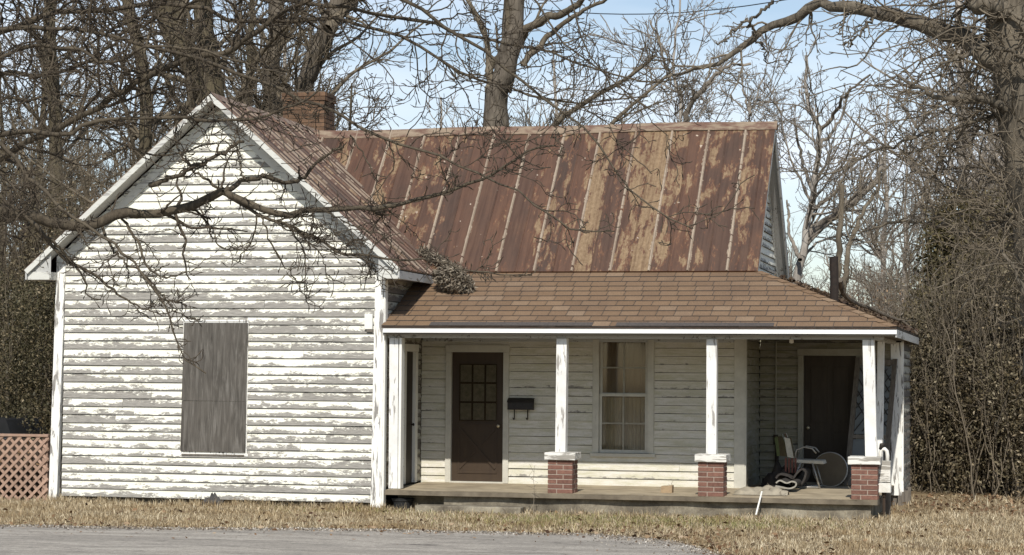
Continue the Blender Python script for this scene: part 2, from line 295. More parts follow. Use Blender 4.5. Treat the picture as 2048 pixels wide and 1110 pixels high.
# ---------------------------------------------------------------- object helpers
def prop(o, label=None, cat=None, group=None, kind=None):
    for k, v in (('label', label), ('category', cat), ('group', group), ('kind', kind)):
        if v: o[k] = v
    return o
def thing(name, loc, label, cat, group=None):
    o = bpy.data.objects.new(name, None); COL.objects.link(o); o.location = loc; o.empty_display_size = .2
    return prop(o, label, cat, group)
def root_loc(p):
    while p.parent: p = p.parent
    return Vector(p.location)
class MB:
    def __init__(s): s.v = []; s.f = []; s.uv = []
    def poly(s, pts, uvs=None):
        b = len(s.v); s.v += [tuple(p) for p in pts]; s.f.append(tuple(range(b, b+len(pts)))); s.uv.append(uvs or [(0, 0)]*len(pts))
    def hexa(s, p, skip=()):   # p: 8 corners, 0-3 bottom ring, 4-7 top ring
        b = len(s.v); s.v += [tuple(q) for q in p]
        for i, f in enumerate(((3, 2, 1, 0), (4, 5, 6, 7), (0, 1, 5, 4), (1, 2, 6, 5), (2, 3, 7, 6), (3, 0, 4, 7))):
            if i not in skip: s.f.append(tuple(b+k for k in f)); s.uv.append([(0, 0)]*4)
    def box(s, x0, x1, y0, y1, z0, z1, skip=()):
        s.hexa([(x0, y0, z0), (x1, y0, z0), (x1, y1, z0), (x0, y1, z0), (x0, y0, z1), (x1, y0, z1), (x1, y1, z1), (x0, y1, z1)], skip); return s
    def beam(s, a, b, wd, ht, up=(0, 0, 1)):
        a = Vector(a); b = Vector(b); d = (b-a).normalized(); sd = d.cross(Vector(up)).normalized(); u = sd.cross(d).normalized()
        p = []
        for q in (a, b):
            p.append([q+sd*wd/2*i+u*ht/2*j for i, j in ((-1, -1), (1, -1), (1, 1), (-1, 1))])
        s.hexa(p[0]+p[1]); return s
    def tube(s, pts, r, n=8, cap=True):
        pts = [Vector(p) for p in pts]; rs = r if isinstance(r, (list, tuple)) else [r]*len(pts); b = len(s.v); ref = None
        for i, p in enumerate(pts):
            d = (pts[min(i+1, len(pts)-1)]-pts[max(i-1, 0)]).normalized()
            if ref is None: ref = d.orthogonal().normalized()
            ref = (ref-d*ref.dot(d)).normalized(); q = d.cross(ref)
            for k in range(n):
                a = 2*math.pi*k/n; s.v.append(tuple(p+(ref*math.cos(a)+q*math.sin(a))*rs[i]))
        for i in range(len(pts)-1):
            for k in range(n):
                s.f.append((b+i*n+k, b+i*n+(k+1) % n, b+(i+1)*n+(k+1) % n, b+(i+1)*n+k)); s.uv.append([(0, 0)]*4)
        if cap:
            e = b+(len(pts)-1)*n
            s.f.append(tuple(b+k for k in range(n))[::-1]); s.uv.append([(0, 0)]*n); s.f.append(tuple(e+k for k in range(n))); s.uv.append([(0, 0)]*n)
        return s
    def build(s, name, mat, parent=None, bevel=0, smooth=False):
        me = bpy.data.meshes.new(name); o0 = root_loc(parent) if parent else Vector((0, 0, 0))
        me.from_pydata([(a-o0.x, b-o0.y, c-o0.z) for a, b, c in s.v], [], s.f)
        ul = me.uv_layers.new(name='UVMap'); fl = [c for f in s.uv for p in f for c in p]; ul.data.foreach_set('uv', fl)
        if not isinstance(mat, (list, tuple)): mat = [mat]
        for k in mat: me.materials.append(MATS[k])
        if smooth: me.polygons.foreach_set('use_smooth', [True]*len(me.polygons))
        me.update(); o = bpy.data.objects.new(name, me); COL.objects.link(o)
        if parent: o.parent = parent
        if bevel:
            bm = bmesh.new(); bm.from_mesh(me); bmesh.ops.remove_doubles(bm, verts=bm.verts, dist=1e-5)
            bmesh.ops.bevel(bm, geom=list(bm.edges), offset=bevel, segments=2, affect='EDGES', profile=.6); bm.to_mesh(me); bm.free()
        return o

# ---------------------------------------------------------------- HOUSE
WX0, WX1, WY = -14.66, -9.37, 31.0        # projecting wing: side walls and front wall
PX1 = -4.20; PY = 33.05                   # main front wall under the porch, its right corner
RY = 34.93; RX = -1.92; BY = 37.4         # recessed wall at the end of the porch, rear right corner, back
RIDGE_Y, RIDGE_Z, EAVE_Y, EAVE_Z = 35.3, 6.20, 32.93, 3.66
WRX, WRZ = -12.05, 6.27                   # wing ridge
house = thing('wooden_house', (-8.5, 33.0, 0), 'old single storey white clapboard house with peeling paint, rusty metal roof and shingled front porch', 'house')
BH = .127
rnd = random.Random(11)

def siding(name, mat, O, U, Nn, u0, u1, z0, z1, openings=(), gable=None, lap=.024, par=house, joints=True, BHh=BH):
    """clapboards on a vertical plane: O origin, U along, Nn outward; gable(z)->(umin,umax)"""
    mb = MB(); O = Vector(O); U = Vector(U); Nn = Vector(Nn); nrow = int(math.ceil((z1-z0)/BHh)); isl = 0
    for r in range(nrow):
        zb = z0+r*BHh; zt = min(zb+BHh, z1)
        if zt-zb < .01: continue
        lo, hi, lo2, hi2 = u0, u1, u0, u1
        if gable:
            a, b = gable(zb); c, d = gable(zt); lo, hi, lo2, hi2 = max(u0, a), min(u1, b), max(u0, c), min(u1, d)
            if hi-lo < .03: continue
            if hi2-lo2 < .001: lo2 = hi2 = (lo+hi)/2
        segs = [(lo, hi)]; extra = []
        for (a, b, c, d) in openings:
            if zb+.012 < c < zt-.004: extra.append((a, b, zb, c))
            if zb+.004 < d < zt-.012: extra.append((a, b, d, zt))
            if zt > c+.002 and zb < d-.002:
                ns_ = []
                for s0, s1 in segs:
                    if b <= s0 or a >= s1: ns_.append((s0, s1)); continue
                    if a > s0+.01: ns_.append((s0, a))
                    if b < s1-.01: ns_.append((b, s1))
                segs = ns_
        cut = []
        for s0, s1 in segs:
            p = s0
            if joints:
                q = s0+rnd.uniform(.6, 4.4)
                while q < s1-.4: cut.append((p, q-.0015)); p = q+.0015; q += rnd.uniform(2.0, 4.4)
            cut.append((p, s1))
        ZB, ZT = zb, zt
        for s0, s1, zb, zt in [(a, b, ZB, ZT) for a, b in cut]+extra:
            e0 = s0 == lo; e1 = s1 == hi; nn = max(1, int((s1-s0)/.7)); dj = rnd.uniform(-.002, .002)
            off = lap+rnd.uniform(-.003, .004); prev = None; su = rnd.uniform(0, 50)
            for k in range(nn+1):
                t = k/nn; ub = s0+(s1-s0)*t; ut = ub
                if gable and e0 and k == 0: ut = lo2
                if gable and e1 and k == nn: ut = hi2
                sag = .0022*math.sin(ub*1.7+r*1.3)+dj
                zbb = zb+sag; fb = off+.002*math.sin(ub*2.3+r)
                A = O+U*ub+Nn*fb+Vector((0, 0, zbb)); B = O+U*ut+Nn*.001+Vector((0, 0, zt-.007)); Cc = O+U*ub-Nn*.04+Vector((0, 0, zbb))
                D = O+U*ut-Nn*.04+Vector((0, 0, zt-.007))
                if prev:
                    (A0, B0, C0, D0, ub0, ut0) = prev; vb = r+.001; vt = r+(zt-zb)/BHh-.001
                    mb.poly((A0, A, B, B0), [(ub0+su, vb), (ub+su, vb), (ut+su, vt), (ut0+su, vt)])
                    mb.poly((C0, Cc, A, A0), [(ub0+su, vb), (ub+su, vb), (ub+su, vb), (ub0+su, vb)])
                    mb.poly((D0, D, Cc, C0), [(ut0+su, vt), (ut+su, vt), (ub+su, vb), (ub0+su, vb)])
                prev = (A, B, Cc, D, ub, ut)
                if k in (0, nn): mb.poly((A, B, D, Cc), [(ub+su, r+.01), (ut+su, r+.9), (ut+su, r+.9), (ub+su, r+.01)])
    # weld so that each board is one island
    o = mb.build(name, mat, par); bm = bmesh.new(); bm.from_mesh(o.data); bmesh.ops.remove_doubles(bm, verts=bm.verts, dist=1e-4)
    bmesh.ops.recalc_face_normals(bm, faces=bm.faces); bm.to_mesh(o.data); bm.free(); return o

def wgable(z):
    k = (WRZ-.10-z)/.885; return (WRX-k, WRX+k)
WIN_O = (-12.56, -11.54, .80, 2.81)
siding('siding_wall', 'peeling siding', (0, WY, 0), (1, 0, 0), (0, -1, 0), WX0+.10, WX1-.13, .10, 6.15, openings=[WIN_O], gable=wgable)
siding('siding_wall', 'bare siding', (WX1, 0, 0), (0, 1, 0), (1, 0, 0), WY+.06, PY, .34, 3.66, openings=[(32.05, 32.80, .2, 2.50)])
siding('siding_wall', 'bare siding', (WX0, 0, 0), (0, 1, 0), (-1, 0, 0), WY+.06, 39, .10, 3.66)
MAINO = [(-8.93, -7.93, .2, 2.48), (-6.50, -5.67, .80, 2.62)]
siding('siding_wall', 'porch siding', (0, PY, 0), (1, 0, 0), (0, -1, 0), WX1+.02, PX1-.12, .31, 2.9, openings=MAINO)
siding('siding_wall', 'recess shade siding', (PX1, 0, 0), (0, 1, 0), (1, 0, 0), PY+.03, RY, .31, 2.9)
siding('siding_wall', 'recess shade siding', (0, RY, 0), (1, 0, 0), (0, -1, 0), PX1+.02, RX-.14, .31, 2.9, openings=[(-3.55, -2.57, .2, 2.47)])
siding('siding_wall', 'bare siding', (RX, 0, 0), (0, 1, 0), (1, 0, 0), RY+.05, BY, .20, 2.75, lap=.022)
def mgable(z):
    k = (RIDGE_Z-.08-z)/((RIDGE_Z-EAVE_Z)/(RIDGE_Y-EAVE_Y)); return (RIDGE_Y-k, RIDGE_Y+k)
siding('gable_siding', 'peeling siding', (PX1, 0, 0), (0, 1, 0), (1, 0, 0), PY, 37.6, 3.3, 6.1, gable=mgable)
# closed carcass behind the boards (keeps the rooms dark)
mb = MB()
mb.box(WX0+.05, WX1-.05, 38.9, 39.0, .0, 3.7); mb.box(WX0+.05, PX1-.05, 39.0, 39.1, .0, 3.7)
mb.box(PX1, RX-.05, BY-.1, BY, 0, 2.75)
mb.box(WX0+.06, WX1-.06, WY+.06, 38.9, .12, .20); mb.box(WX1-.06, PX1-.06, PY+.06, 38.9, .12, .22); mb.box(PX1-.06, RX-.06, RY+.06, BY-.1, .12, .22)
mb.box(WX0+.06, WX1-.06, WY+.08, 38.9, 3.0, 3.05); mb.box(WX1-.06, PX1-.06, PY+.06, 38.9, 2.95, 3.0); mb.box(PX1-.06, RX-.06, RY+.06, BY-.1, 2.64, 2.68)
mb.box(WX1-.10, WX1-.05, PY+.1, 38.9, .2, 3.0)
mb.box(PX1-.10, PX1-.05, RY, 38.9, .2, 6.0-2.9)
mb.build('inner_walls', 'interior', house)
# foundation strips, set back and dark
mb = MB(); mb.box(WX0+.06, WX1-.10, WY+.07, WY+.2, -.1, .13); mb.box(WX1-.2, WX1-.06, WY+.2, PY, -.1, .36); mb.box(WX0+.06, WX0+.2, WY+.2, 39, -.1, .13)
mb.build('foundation', 'foundation', house)

# corner boards and friezes
def part_box(name, mat, dims, par=house, bevel=.004): return MB().box(*dims).build(name, mat, par, bevel)
mb = MB(); mb.hexa([(-14.77, WY-.035, .02), (-14.63, WY-.035, .02), (-14.63, WY+.06, .02), (-14.77, WY+.06, .02), (-14.70, WY-.035, 3.82), (-14.545, WY-.035, 3.95), (-14.545, WY+.06, 3.95), (-14.70, WY+.06, 3.82)])
mb.build('corner_board', 'peeling trim', house, .004)
mb = MB(); mb.hexa([(-9.545, WY-.035, .03), (-9.375, WY-.035, .03), (-9.375, WY+.05, .03), (-9.545, WY+.05, .03), (-9.50, WY-.035, 3.94), (-9.345, WY-.035, 3.80), (-9.345, WY+.05, 3.80), (-9.50, WY+.05, 3.94)])
mb.build('corner_board', 'peeling trim', house, .004)
part_box('corner_board', 'trim', (WX1-.005, WX1+.028, WY-.02, WY+.10, .06, 3.60))
part_box('corner_board', 'porch shade trim', (PX1-.15, PX1+.012, PY-.032, PY+.02, .30, 2.66))
part_box('corner_board', 'porch shade trim', (PX1-.0, PX1+.034, PY-.02, PY+.09, .302, 2.66))
part_box('corner_board', 'peeling trim', (RX-.165, RX+.01, RY-.034, RY+.03, .16, 2.60))
part_box('corner_board', 'peeling trim', (RX+.0, RX+.036, RY-.02, RY+.09, .17, 2.62))
part_box('utility_panel', 'trim', (-9.66, -9.535, WY-.06, WY-.012, 2.70, 2.93), bevel=.006)
part_box('utility_panel', 'grey wood', (-9.63, -9.535, WY-.05, WY-.012, 2.66, 2.70), bevel=.003)
sl = .885; ROH = 3.02                                                     # half span to the wing eave
# frieze boards that follow the gable just under the soffit
for sgn in (-1, 1):
    mb = MB(); a = Vector((WRX+sgn*.05, WY-.028, WRZ-.30)); b = Vector((WRX+sgn*2.62, WY-.028, WRZ-.30-2.57*sl)); mb.beam(a, b, .026, .12, up=(0, 0, 1)); mb.build('frieze_board', 'rake paint', house, .003)

# wing roof: two slopes with raised ribs, rake overhang to Y=30.66
def slope_slab(mb, P, Uv, Dv, lu, ld, th=.03, uv0=0.0, vskip=()):
    """P top corner, Uv along ridge, Dv down slope"""
    P = Vector(P); Uv = Vector(Uv).normalized(); Dv = Vector(Dv).normalized(); Nv = Uv.cross(Dv).normalized()
    if Nv.z < 0: Nv = -Nv
    A, B, C_, D = P, P+Uv*lu, P+Uv*lu+Dv*ld, P+Dv*ld
    n = max(1, int(ld/.25))
    for i in range(n):
        t0, t1 = i/n, (i+1)/n; v0, v1 = t0*ld, t1*ld
        mb.poly((P+Dv*v0, P+Dv*v1, P+Uv*lu+Dv*v1, P+Uv*lu+Dv*v0), [(uv0, v0), (uv0, v1), (uv0+lu, v1), (uv0+lu, v0)])
    lo = -Nv*th
    mb.poly((A+lo, B+lo, C_+lo, D+lo), [(uv0, 0), (uv0+lu, 0), (uv0+lu, ld), (uv0, ld)])
    for p, q, uu in ((A, B, 0), (B, C_, 1), (C_, D, 2), (D, A, 3)): mb.poly((p, q, q+lo, p+lo), [(uv0+.3, .1)]*4)
    return Nv
def rib(mb, P, Dv, Nv, Uv, ld, wd, ht, u):
    P = Vector(P); Dv = Vector(Dv).normalized(); Uv = Vector(Uv).normalized(); n = max(1, int(ld/.6)); w2 = wd/2; prev = None
    for i in range(n+1):
        c = P+Dv*(ld*i/n)+Uv*rnd.uniform(-.0025, .0025); q = (c-Uv*w2+Nv*.001, c-Uv*w2*.45+Nv*ht, c+Uv*w2*.45+Nv*ht, c+Uv*w2+Nv*.001); v = ld*i/n
        if prev:
            for k in range(3): mb.poly((prev[0][k], q[k], q[k+1], prev[0][k+1]), [(u, prev[1]), (u, v), (u, v), (u, prev[1])])
        prev = (q, v)
    mb.poly(prev[0], [(u, ld)]*4)
YR0 = 30.62; LEN_W = 39.3-YR0
LD = math.hypot(ROH, ROH*sl)
for sgn in (1, -1):
    mb = MB(); Dv = Vector((sgn, 0, -sl)).normalized(); Nv = slope_slab(mb, (WRX, YR0+.035, WRZ), (0, 1, 0), Dv, LEN_W, LD, .022)
    k = 0
    y = .02
    while y < LEN_W:
        rib(mb, (WRX, YR0+.03+y, WRZ), Dv, Nv, (0, 1, 0), LD, .03 if k % 2 else .05, .018 if k % 2 else .028, y); y += .1525*2 if k % 2 == 0 else .305; k += 1
        if y > 5.6 and sgn == 1: break
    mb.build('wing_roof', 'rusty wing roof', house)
mb = MB(); mb.poly([(WRX-.12, YR0-.01, WRZ-.085), (WRX, YR0-.01, WRZ+.03), (WRX, 39.3, WRZ+.03), (WRX-.12, 39.3, WRZ-.085)]); mb.poly([(WRX+.12, YR0-.01, WRZ-.085), (WRX+.12, 39.3, WRZ-.085), (WRX, 39.3, WRZ+.03), (WRX, YR0-.01, WRZ+.03)])
mb.build('ridge_cap', 'ridge cap', house)
# rake boards (front face lit) + soffits
for sgn in (-1, 1):
    d = Vector((sgn, 0, -sl)).normalized(); nn = Vector((sgn*sl, 0, 1)).normalized()
    top = Vector((WRX, YR0+.02, WRZ))+nn*.004; bot = top+d*(LD+.01); h = .078
    mb = MB(); q = [top-Vector((0, 0, h*1.32)), bot-nn*h, bot, top]
    mb.hexa([(p.x, p.y-.02, p.z) for p in (q[0], q[1], q[2], q[3])]+[(p.x, p.y+.012, p.z) for p in (q[0], q[1], q[2], q[3])]); o = mb.build('rake_board', 'rake paint', house)
    bm = bmesh.new(); bm.from_mesh(o.data); bmesh.ops.recalc_face_normals(bm, faces=bm.faces); bm.to_mesh(o.data); bm.free()
    mb = MB(); s0 = top-nn*.062; s1 = bot-nn*.062; e = WY-YR0-.02
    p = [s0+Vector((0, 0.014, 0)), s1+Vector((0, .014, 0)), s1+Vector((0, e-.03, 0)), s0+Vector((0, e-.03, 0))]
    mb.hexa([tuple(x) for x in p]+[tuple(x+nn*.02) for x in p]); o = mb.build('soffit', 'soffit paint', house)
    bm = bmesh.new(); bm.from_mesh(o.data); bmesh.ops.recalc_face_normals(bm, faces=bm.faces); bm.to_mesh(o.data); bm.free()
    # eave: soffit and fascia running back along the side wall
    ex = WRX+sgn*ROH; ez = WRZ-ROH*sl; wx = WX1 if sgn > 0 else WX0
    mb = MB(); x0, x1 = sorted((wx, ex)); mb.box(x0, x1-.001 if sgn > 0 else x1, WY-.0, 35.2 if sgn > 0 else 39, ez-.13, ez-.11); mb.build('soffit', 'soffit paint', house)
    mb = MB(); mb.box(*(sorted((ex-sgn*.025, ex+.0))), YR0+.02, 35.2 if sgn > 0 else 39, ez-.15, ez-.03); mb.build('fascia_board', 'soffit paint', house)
    mb = MB(); zr = lambda x: WRZ-abs(x-WRX)*sl-.07; mb.poly([(wx, YR0+.06, ez-.12), (ex-sgn*.03, YR0+.06, ez-.12), (ex-sgn*.03, YR0+.06, zr(ex-sgn*.03)), (wx, YR0+.06, zr(wx))]); mb.build('eave_return', 'soffit paint', house)
    # little boxed return closing the eave end
    a0, a1 = sorted((wx+sgn*.02, ex-sgn*.03)); mb = MB(); mb.box(a0, a1, YR0+.05, WY-.04, ez-.15, ez-.03); mb.build('eave_return', 'rake paint', house, .003)

# main roof
sm_ = (RIDGE_Z-EAVE_Z)/(RIDGE_Y-EAVE_Y); XL, XR = -12.2, -3.98; LDM = math.hypot(RIDGE_Z-EAVE_Z, RIDGE_Y-EAVE_Y)
for sgn in (-1, 1):
    mb = MB(); Dv = Vector((0, sgn, -sm_)).normalized(); x0 = XL if sgn < 0 else -13.5
    # front slope starts where it meets the wing roof: cut along the valley
    if sgn < 0:
        Nv = Vector((0, -sm_, 1)).normalized(); n = 12
        for i in range(n):
            v0, v1 = LDM*i/n, LDM*(i+1)/n
            def xl(v):
                z = RIDGE_Z+Dv.z*v; return WRX+(WRZ-z)/sl-.10
            P = lambda x, v: Vector((x, RIDGE_Y, RIDGE_Z))+Dv*v
            U = lambda x: x+13.0
            mb.poly((P(xl(v0), v0), P(xl(v1), v1), P(XR, v1), P(XR, v0)), [(U(xl(v0)), v0), (U(xl(v1)), v1), (U(XR), v1), (U(XR), v0)])
            lo = -Nv*.025; mb.poly((P(xl(v0), v0)+lo, P(xl(v1), v1)+lo, P(XR, v1)+lo, P(XR, v0)+lo), [(3, 0)]*4)
        mb.poly((P(XR, 0), P(XR, LDM), P(XR, LDM)-Nv*.025, P(XR, 0)-Nv*.025), [(9, 1)]*4)
        mb.poly((P(xl(LDM), LDM), P(XR, LDM), P(XR, LDM)-Nv*.025, P(xl(LDM), LDM)-Nv*.025), [(9, 1)]*4)
        k = 0
        while True:
            u = 8.845-.305*k; x = u-13.0
            if u < 1.0: break
            vs = 0.0
            z = WRZ-(x-WRX+.10)*sl
            if x < xl(LDM): ld = max(0, (RIDGE_Z-z)/(-Dv.z))
            else: ld = LDM
            major = (int(round((u)/.305)) % 2 == 0)
            if ld > .1:
                uu = round(u/.61)*.61 if major else u
                rib(mb, P(uu-13.0 if major else x, 0), Dv, Nv, (1, 0, 0), ld, .045 if major else .022, .022 if major else .009, uu)
            k += 1
    else:
        Nv = slope_slab(mb, (x0, RIDGE_Y, RIDGE_Z), (1, 0, 0), Dv, XR-x0, LDM, .025)
    mb.build('main_roof', 'rusty painted roof', house)
mb = MB(); n = 22
for i in range(n):
    xa, xb = -12.1+(XR+.03+12.1)*i/n, -12.1+(XR+.03+12.1)*(i+1)/n; za = RIDGE_Z+.03+.010*math.sin(xa*1.9)+.02*(i/n); zb = RIDGE_Z+.03+.010*math.sin(xb*1.9)+.02*((i+1)/n); g = .12
    mb.poly([(xa, RIDGE_Y-g, za-g*sm_-.002), (xb, RIDGE_Y-g, zb-g*sm_-.002), (xb, RIDGE_Y, zb), (xa, RIDGE_Y, za)]); mb.poly([(xa, RIDGE_Y+g, za-g*sm_), (xa, RIDGE_Y, za), (xb, RIDGE_Y, zb), (xb, RIDGE_Y+g, zb-g*sm_)])
    mb.poly([(xa, RIDGE_Y-g, za-g*sm_-.002), (xb, RIDGE_Y-g, zb-g*sm_-.002), (xb, RIDGE_Y-g, zb-g*sm_-.02), (xa, RIDGE_Y-g, za-g*sm_-.02)])
mb.build('ridge_cap', 'ridge cap', house)
# right gable rakes
for sgn in (-1, 1):
    Dv = Vector((0, sgn, -sm_)).normalized(); Nv = Vector((0, sgn*sm_, 1)).normalized(); top = Vector((0, RIDGE_Y, RIDGE_Z))-Nv*.028; bot = top+Dv*(LDM-.005)
    def strip(x0, x1, off, h):
        mb = MB(); q = [top-Nv*off, bot-Nv*off, bot-Nv*(off+h), top-Nv*(off+h)]; q[3] = Vector((0, RIDGE_Y, q[3].z-.0)); q[0].y = RIDGE_Y; q[3].z = q[0].z-h*1.45
        mb.hexa([(x0, p.y, p.z) for p in q]+[(x1, p.y, p.z) for p in q]); return mb
    for nm, mt, a in (('rake_board', 'rake paint' if sgn < 0 else 'soffit paint', (XR-.03, XR-.004, 0.0, .11)), ('soffit', 'soffit paint', (PX1+.03, XR-.03, .03, .02)), ('frieze_board', 'rake paint', (PX1+.005, PX1+.032, .06, .12))):
        o = strip(*a).build(nm, mt, house); bm = bmesh.new(); bm.from_mesh(o.data); bmesh.ops.recalc_face_normals(bm, faces=bm.faces); bm.to_mesh(o.data); bm.free()

# porch roof, shingled: front slope, hip, right slope
FEY, FEZ, REX = 30.84, 2.745, -1.76; HT = Vector((-3.93, 32.96, 3.64)); HB = Vector((REX, FEY, FEZ))
def courses(name, top_l, top_r, bot_l, bot_r, n, tab=.27, seed=1):
    mb = MB(); eb = MB(); rr = random.Random(seed); tl, tr, bl, br = map(Vector, (top_l, top_r, bot_l, bot_r)); nv = (br-bl).cross(tl-bl).normalized()
    if nv.z < 0: nv = -nv
    ax = (br-bl).normalized()
    for i in range(n):
        a0 = bl.lerp(tl, i/n); b0 = br.lerp(tr, i/n); a1 = bl.lerp(tl, (i+1)/n+.02/n); b1 = br.lerp(tr, (i+1)/n+.02/n)
        ln = (b0-a0).length; s0 = -rr.uniform(0, tab)
        while s0 < ln:
            wd = tab; p = max(0, s0); q = min(ln, s0+wd-.011)
            if q-p > .01:
                lo0 = a0+ax*p; lo1 = a0+ax*q
                def clampx(pt0, s):
                    # stay inside the upper edge of this course
                    x = (a0+ax*s-a1).dot(ax); return a1+ax*min(max(x, 0), (b1-a1).length)
                hi0 = clampx(a0, p); hi1 = clampx(a0, q); t = .013+rr.uniform(0, .003); j = rr.uniform(-.003, .003)
                d = (a1-a0).normalized()
                lo0 = lo0+d*j; lo1 = lo1+d*j
                mb.poly((lo0+nv*t, lo1+nv*t, hi1+nv*.001, hi0+nv*.001)); k = len(mb.v)
                eb.poly((lo0, lo1, lo1+nv*t, lo0+nv*t))
            s0 += wd
    eb.poly((bl-nv*.004, br-nv*.004, tr-nv*.004, tl-nv*.004)); eb.build('shingle_edges', 'dark shingle', house)
    o = mb.build(name, 'shingle', house); bm = bmesh.new(); bm.from_mesh(o.data); bmesh.ops.remove_doubles(bm, verts=bm.verts, dist=1e-4); bm.to_mesh(o.data); bm.free(); return o
courses('porch_roof', (WX1+.01, HT.y, HT.z), HT, (WX1+.01, FEY, FEZ), HB, 11)
courses('porch_roof', HT, (HT.x, BY, HT.z), HB, (REX, BY, FEZ), 11, seed=4)
mb = MB(); 
for i in range(14):
    a = HB.lerp(HT, i/14); b = HB.lerp(HT, (i+1.05)/14); d = (b-a).normalized(); s1 = Vector((-.10, 0, 0))+0*d; up = Vector((.02, -.02, .022))
    for s in (Vector((-.115, 0, -.002)), Vector((0, .115, -.002))): mb.poly((a+s+up*.7, a+up, b+up*.6, b+s+up*.3) if s.x else (a+up, a+s+up*.7, b+s+up*.3, b+up*.6))
mb.build('hip_cap', 'shingle', house)
# dark starter course pieces along the eave
mb = MB(); x = -9.30; rr = random.Random(5); dn = Vector((0, HT.y-FEY, HT.z-FEZ)).normalized()
for (xa, xb, drk) in ((-8.62, -7.42, 1), (-7.42, -6.15, 1), (-5.80, -4.75, 1), (-4.75, -3.5, 1)):
    p = [Vector((xa, FEY-.008, FEZ+.008)), Vector((xb, FEY-.008, FEZ+.008)), Vector((xb, FEY-.008, FEZ+.008))+dn*.13, Vector((xa, FEY-.008, FEZ+.008))+dn*.13]
    mb.hexa([tuple(q) for q in p]+[tuple(q+Vector((0, -.004, .009))) for q in p])
mb.build('eave_strip', 'dark shingle', house)
mb = MB(); mb.box(WX1+.01, REX, FEY+.0, FEY+.03, FEZ-.025, FEZ-.003); mb.box(REX-.03, REX, FEY+.03, BY, FEZ-.025, FEZ-.003); mb.build('drip_edge', 'dark wood', house)
part_box('fascia_board', 'fascia paint', (WX1+.03, REX-.0, FEY+.012, FEY+.034, FEZ-.095, FEZ-.026), bevel=.002)
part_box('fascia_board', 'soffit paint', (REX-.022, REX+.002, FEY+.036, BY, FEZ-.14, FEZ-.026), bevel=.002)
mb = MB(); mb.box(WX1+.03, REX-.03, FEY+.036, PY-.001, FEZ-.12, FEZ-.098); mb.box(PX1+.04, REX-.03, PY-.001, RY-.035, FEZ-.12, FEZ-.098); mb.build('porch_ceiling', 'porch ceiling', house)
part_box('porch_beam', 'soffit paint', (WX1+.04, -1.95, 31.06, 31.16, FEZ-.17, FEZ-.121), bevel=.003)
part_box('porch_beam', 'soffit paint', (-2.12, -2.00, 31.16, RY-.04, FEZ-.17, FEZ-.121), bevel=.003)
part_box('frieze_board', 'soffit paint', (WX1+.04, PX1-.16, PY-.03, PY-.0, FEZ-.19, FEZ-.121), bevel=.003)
# porch slab, foundation wall and step
SX0, SX1 = -9.29, -2.03
mb = MB(); n = 26
for i in range(n):
    xa = SX0+(SX1-SX0)*i/n; xb = SX0+(SX1-SX0)*(i+1)/n; fa = 30.86+.012*math.sin(i*1.3); fb = 30.86+.012*math.sin((i+1)*1.3)
    mb.hexa([(xa, fa, .232), (xb, fb, .232), (xb, PY+.02, .185), (xa, PY+.02, .185), (xa, fa, .298), (xb, fb, .298), (xb, PY+.02, .318), (xa, PY+.02, .318)], skip=(3, 5) if 0 < i < n-1 else ((3,) if i == 0 else (5,)))
mb.box(PX1, SX1, PY+.021, RY+.02, .232, .315); mb.build('porch_slab', 'stained concrete', house)
mb = MB()
for i in range(n):
    xa = SX0+(SX1-SX0)*i/n; xb = SX0+(SX1-SX0)*(i+1)/n; fa = 30.875+.014*math.sin(i*2.3)+rnd.uniform(0, .02)
    mb.box(xa, xb, fa, PY+.02, .30, .303+.0002*(i % 2)); mb.poly([(xa, fa, .304), (xb, fa, .304), (xb, PY+.02, .3235), (xa, PY+.02, .3235)])
mb.poly([(PX1, PY+.02, .3235), (SX1-.01, PY+.02, .3235), (SX1-.01, RY+.02, .3235), (PX1, RY+.02, .3235)]); mb.build('porch_floor', 'cement floor', house)
mb = MB(); mb.box(-9.20, -8.40, 31.25, 31.4, -.1, .229); mb.box(-8.40, SX1-.10, 30.96, 31.2, -.1, .229); mb.box(SX1-.25, SX1-.10, 31.2, RY, -.1, .229); mb.build('porch_foundation', 'concrete', house)
mb = MB(); mb.box(-8.75, -7.15, 30.62, 30.955, -.05, .10); mb.build('step', 'concrete', house, .015)
for x, y in ((-1.93, 34.9), (-1.86, 35.3), (-2.05, 34.95), (-1.9, 36.4)):
    mb = MB(); mb.hexa([(x-.05, y, -.05), (x+.05, y, -.05), (x+.05, y+.1, -.05), (x-.05, y+.1, -.05), (x-.04, y, .22), (x+.06, y, .22), (x+.06, y+.1, .22), (x-.04, y+.1, .22)])
    mb.build('foundation_post', 'grey wood', house)
MB().box(-2.0, -1.9, 31.6, 31.75, -.05, .36).build('foundation_post', 'grey wood', house)
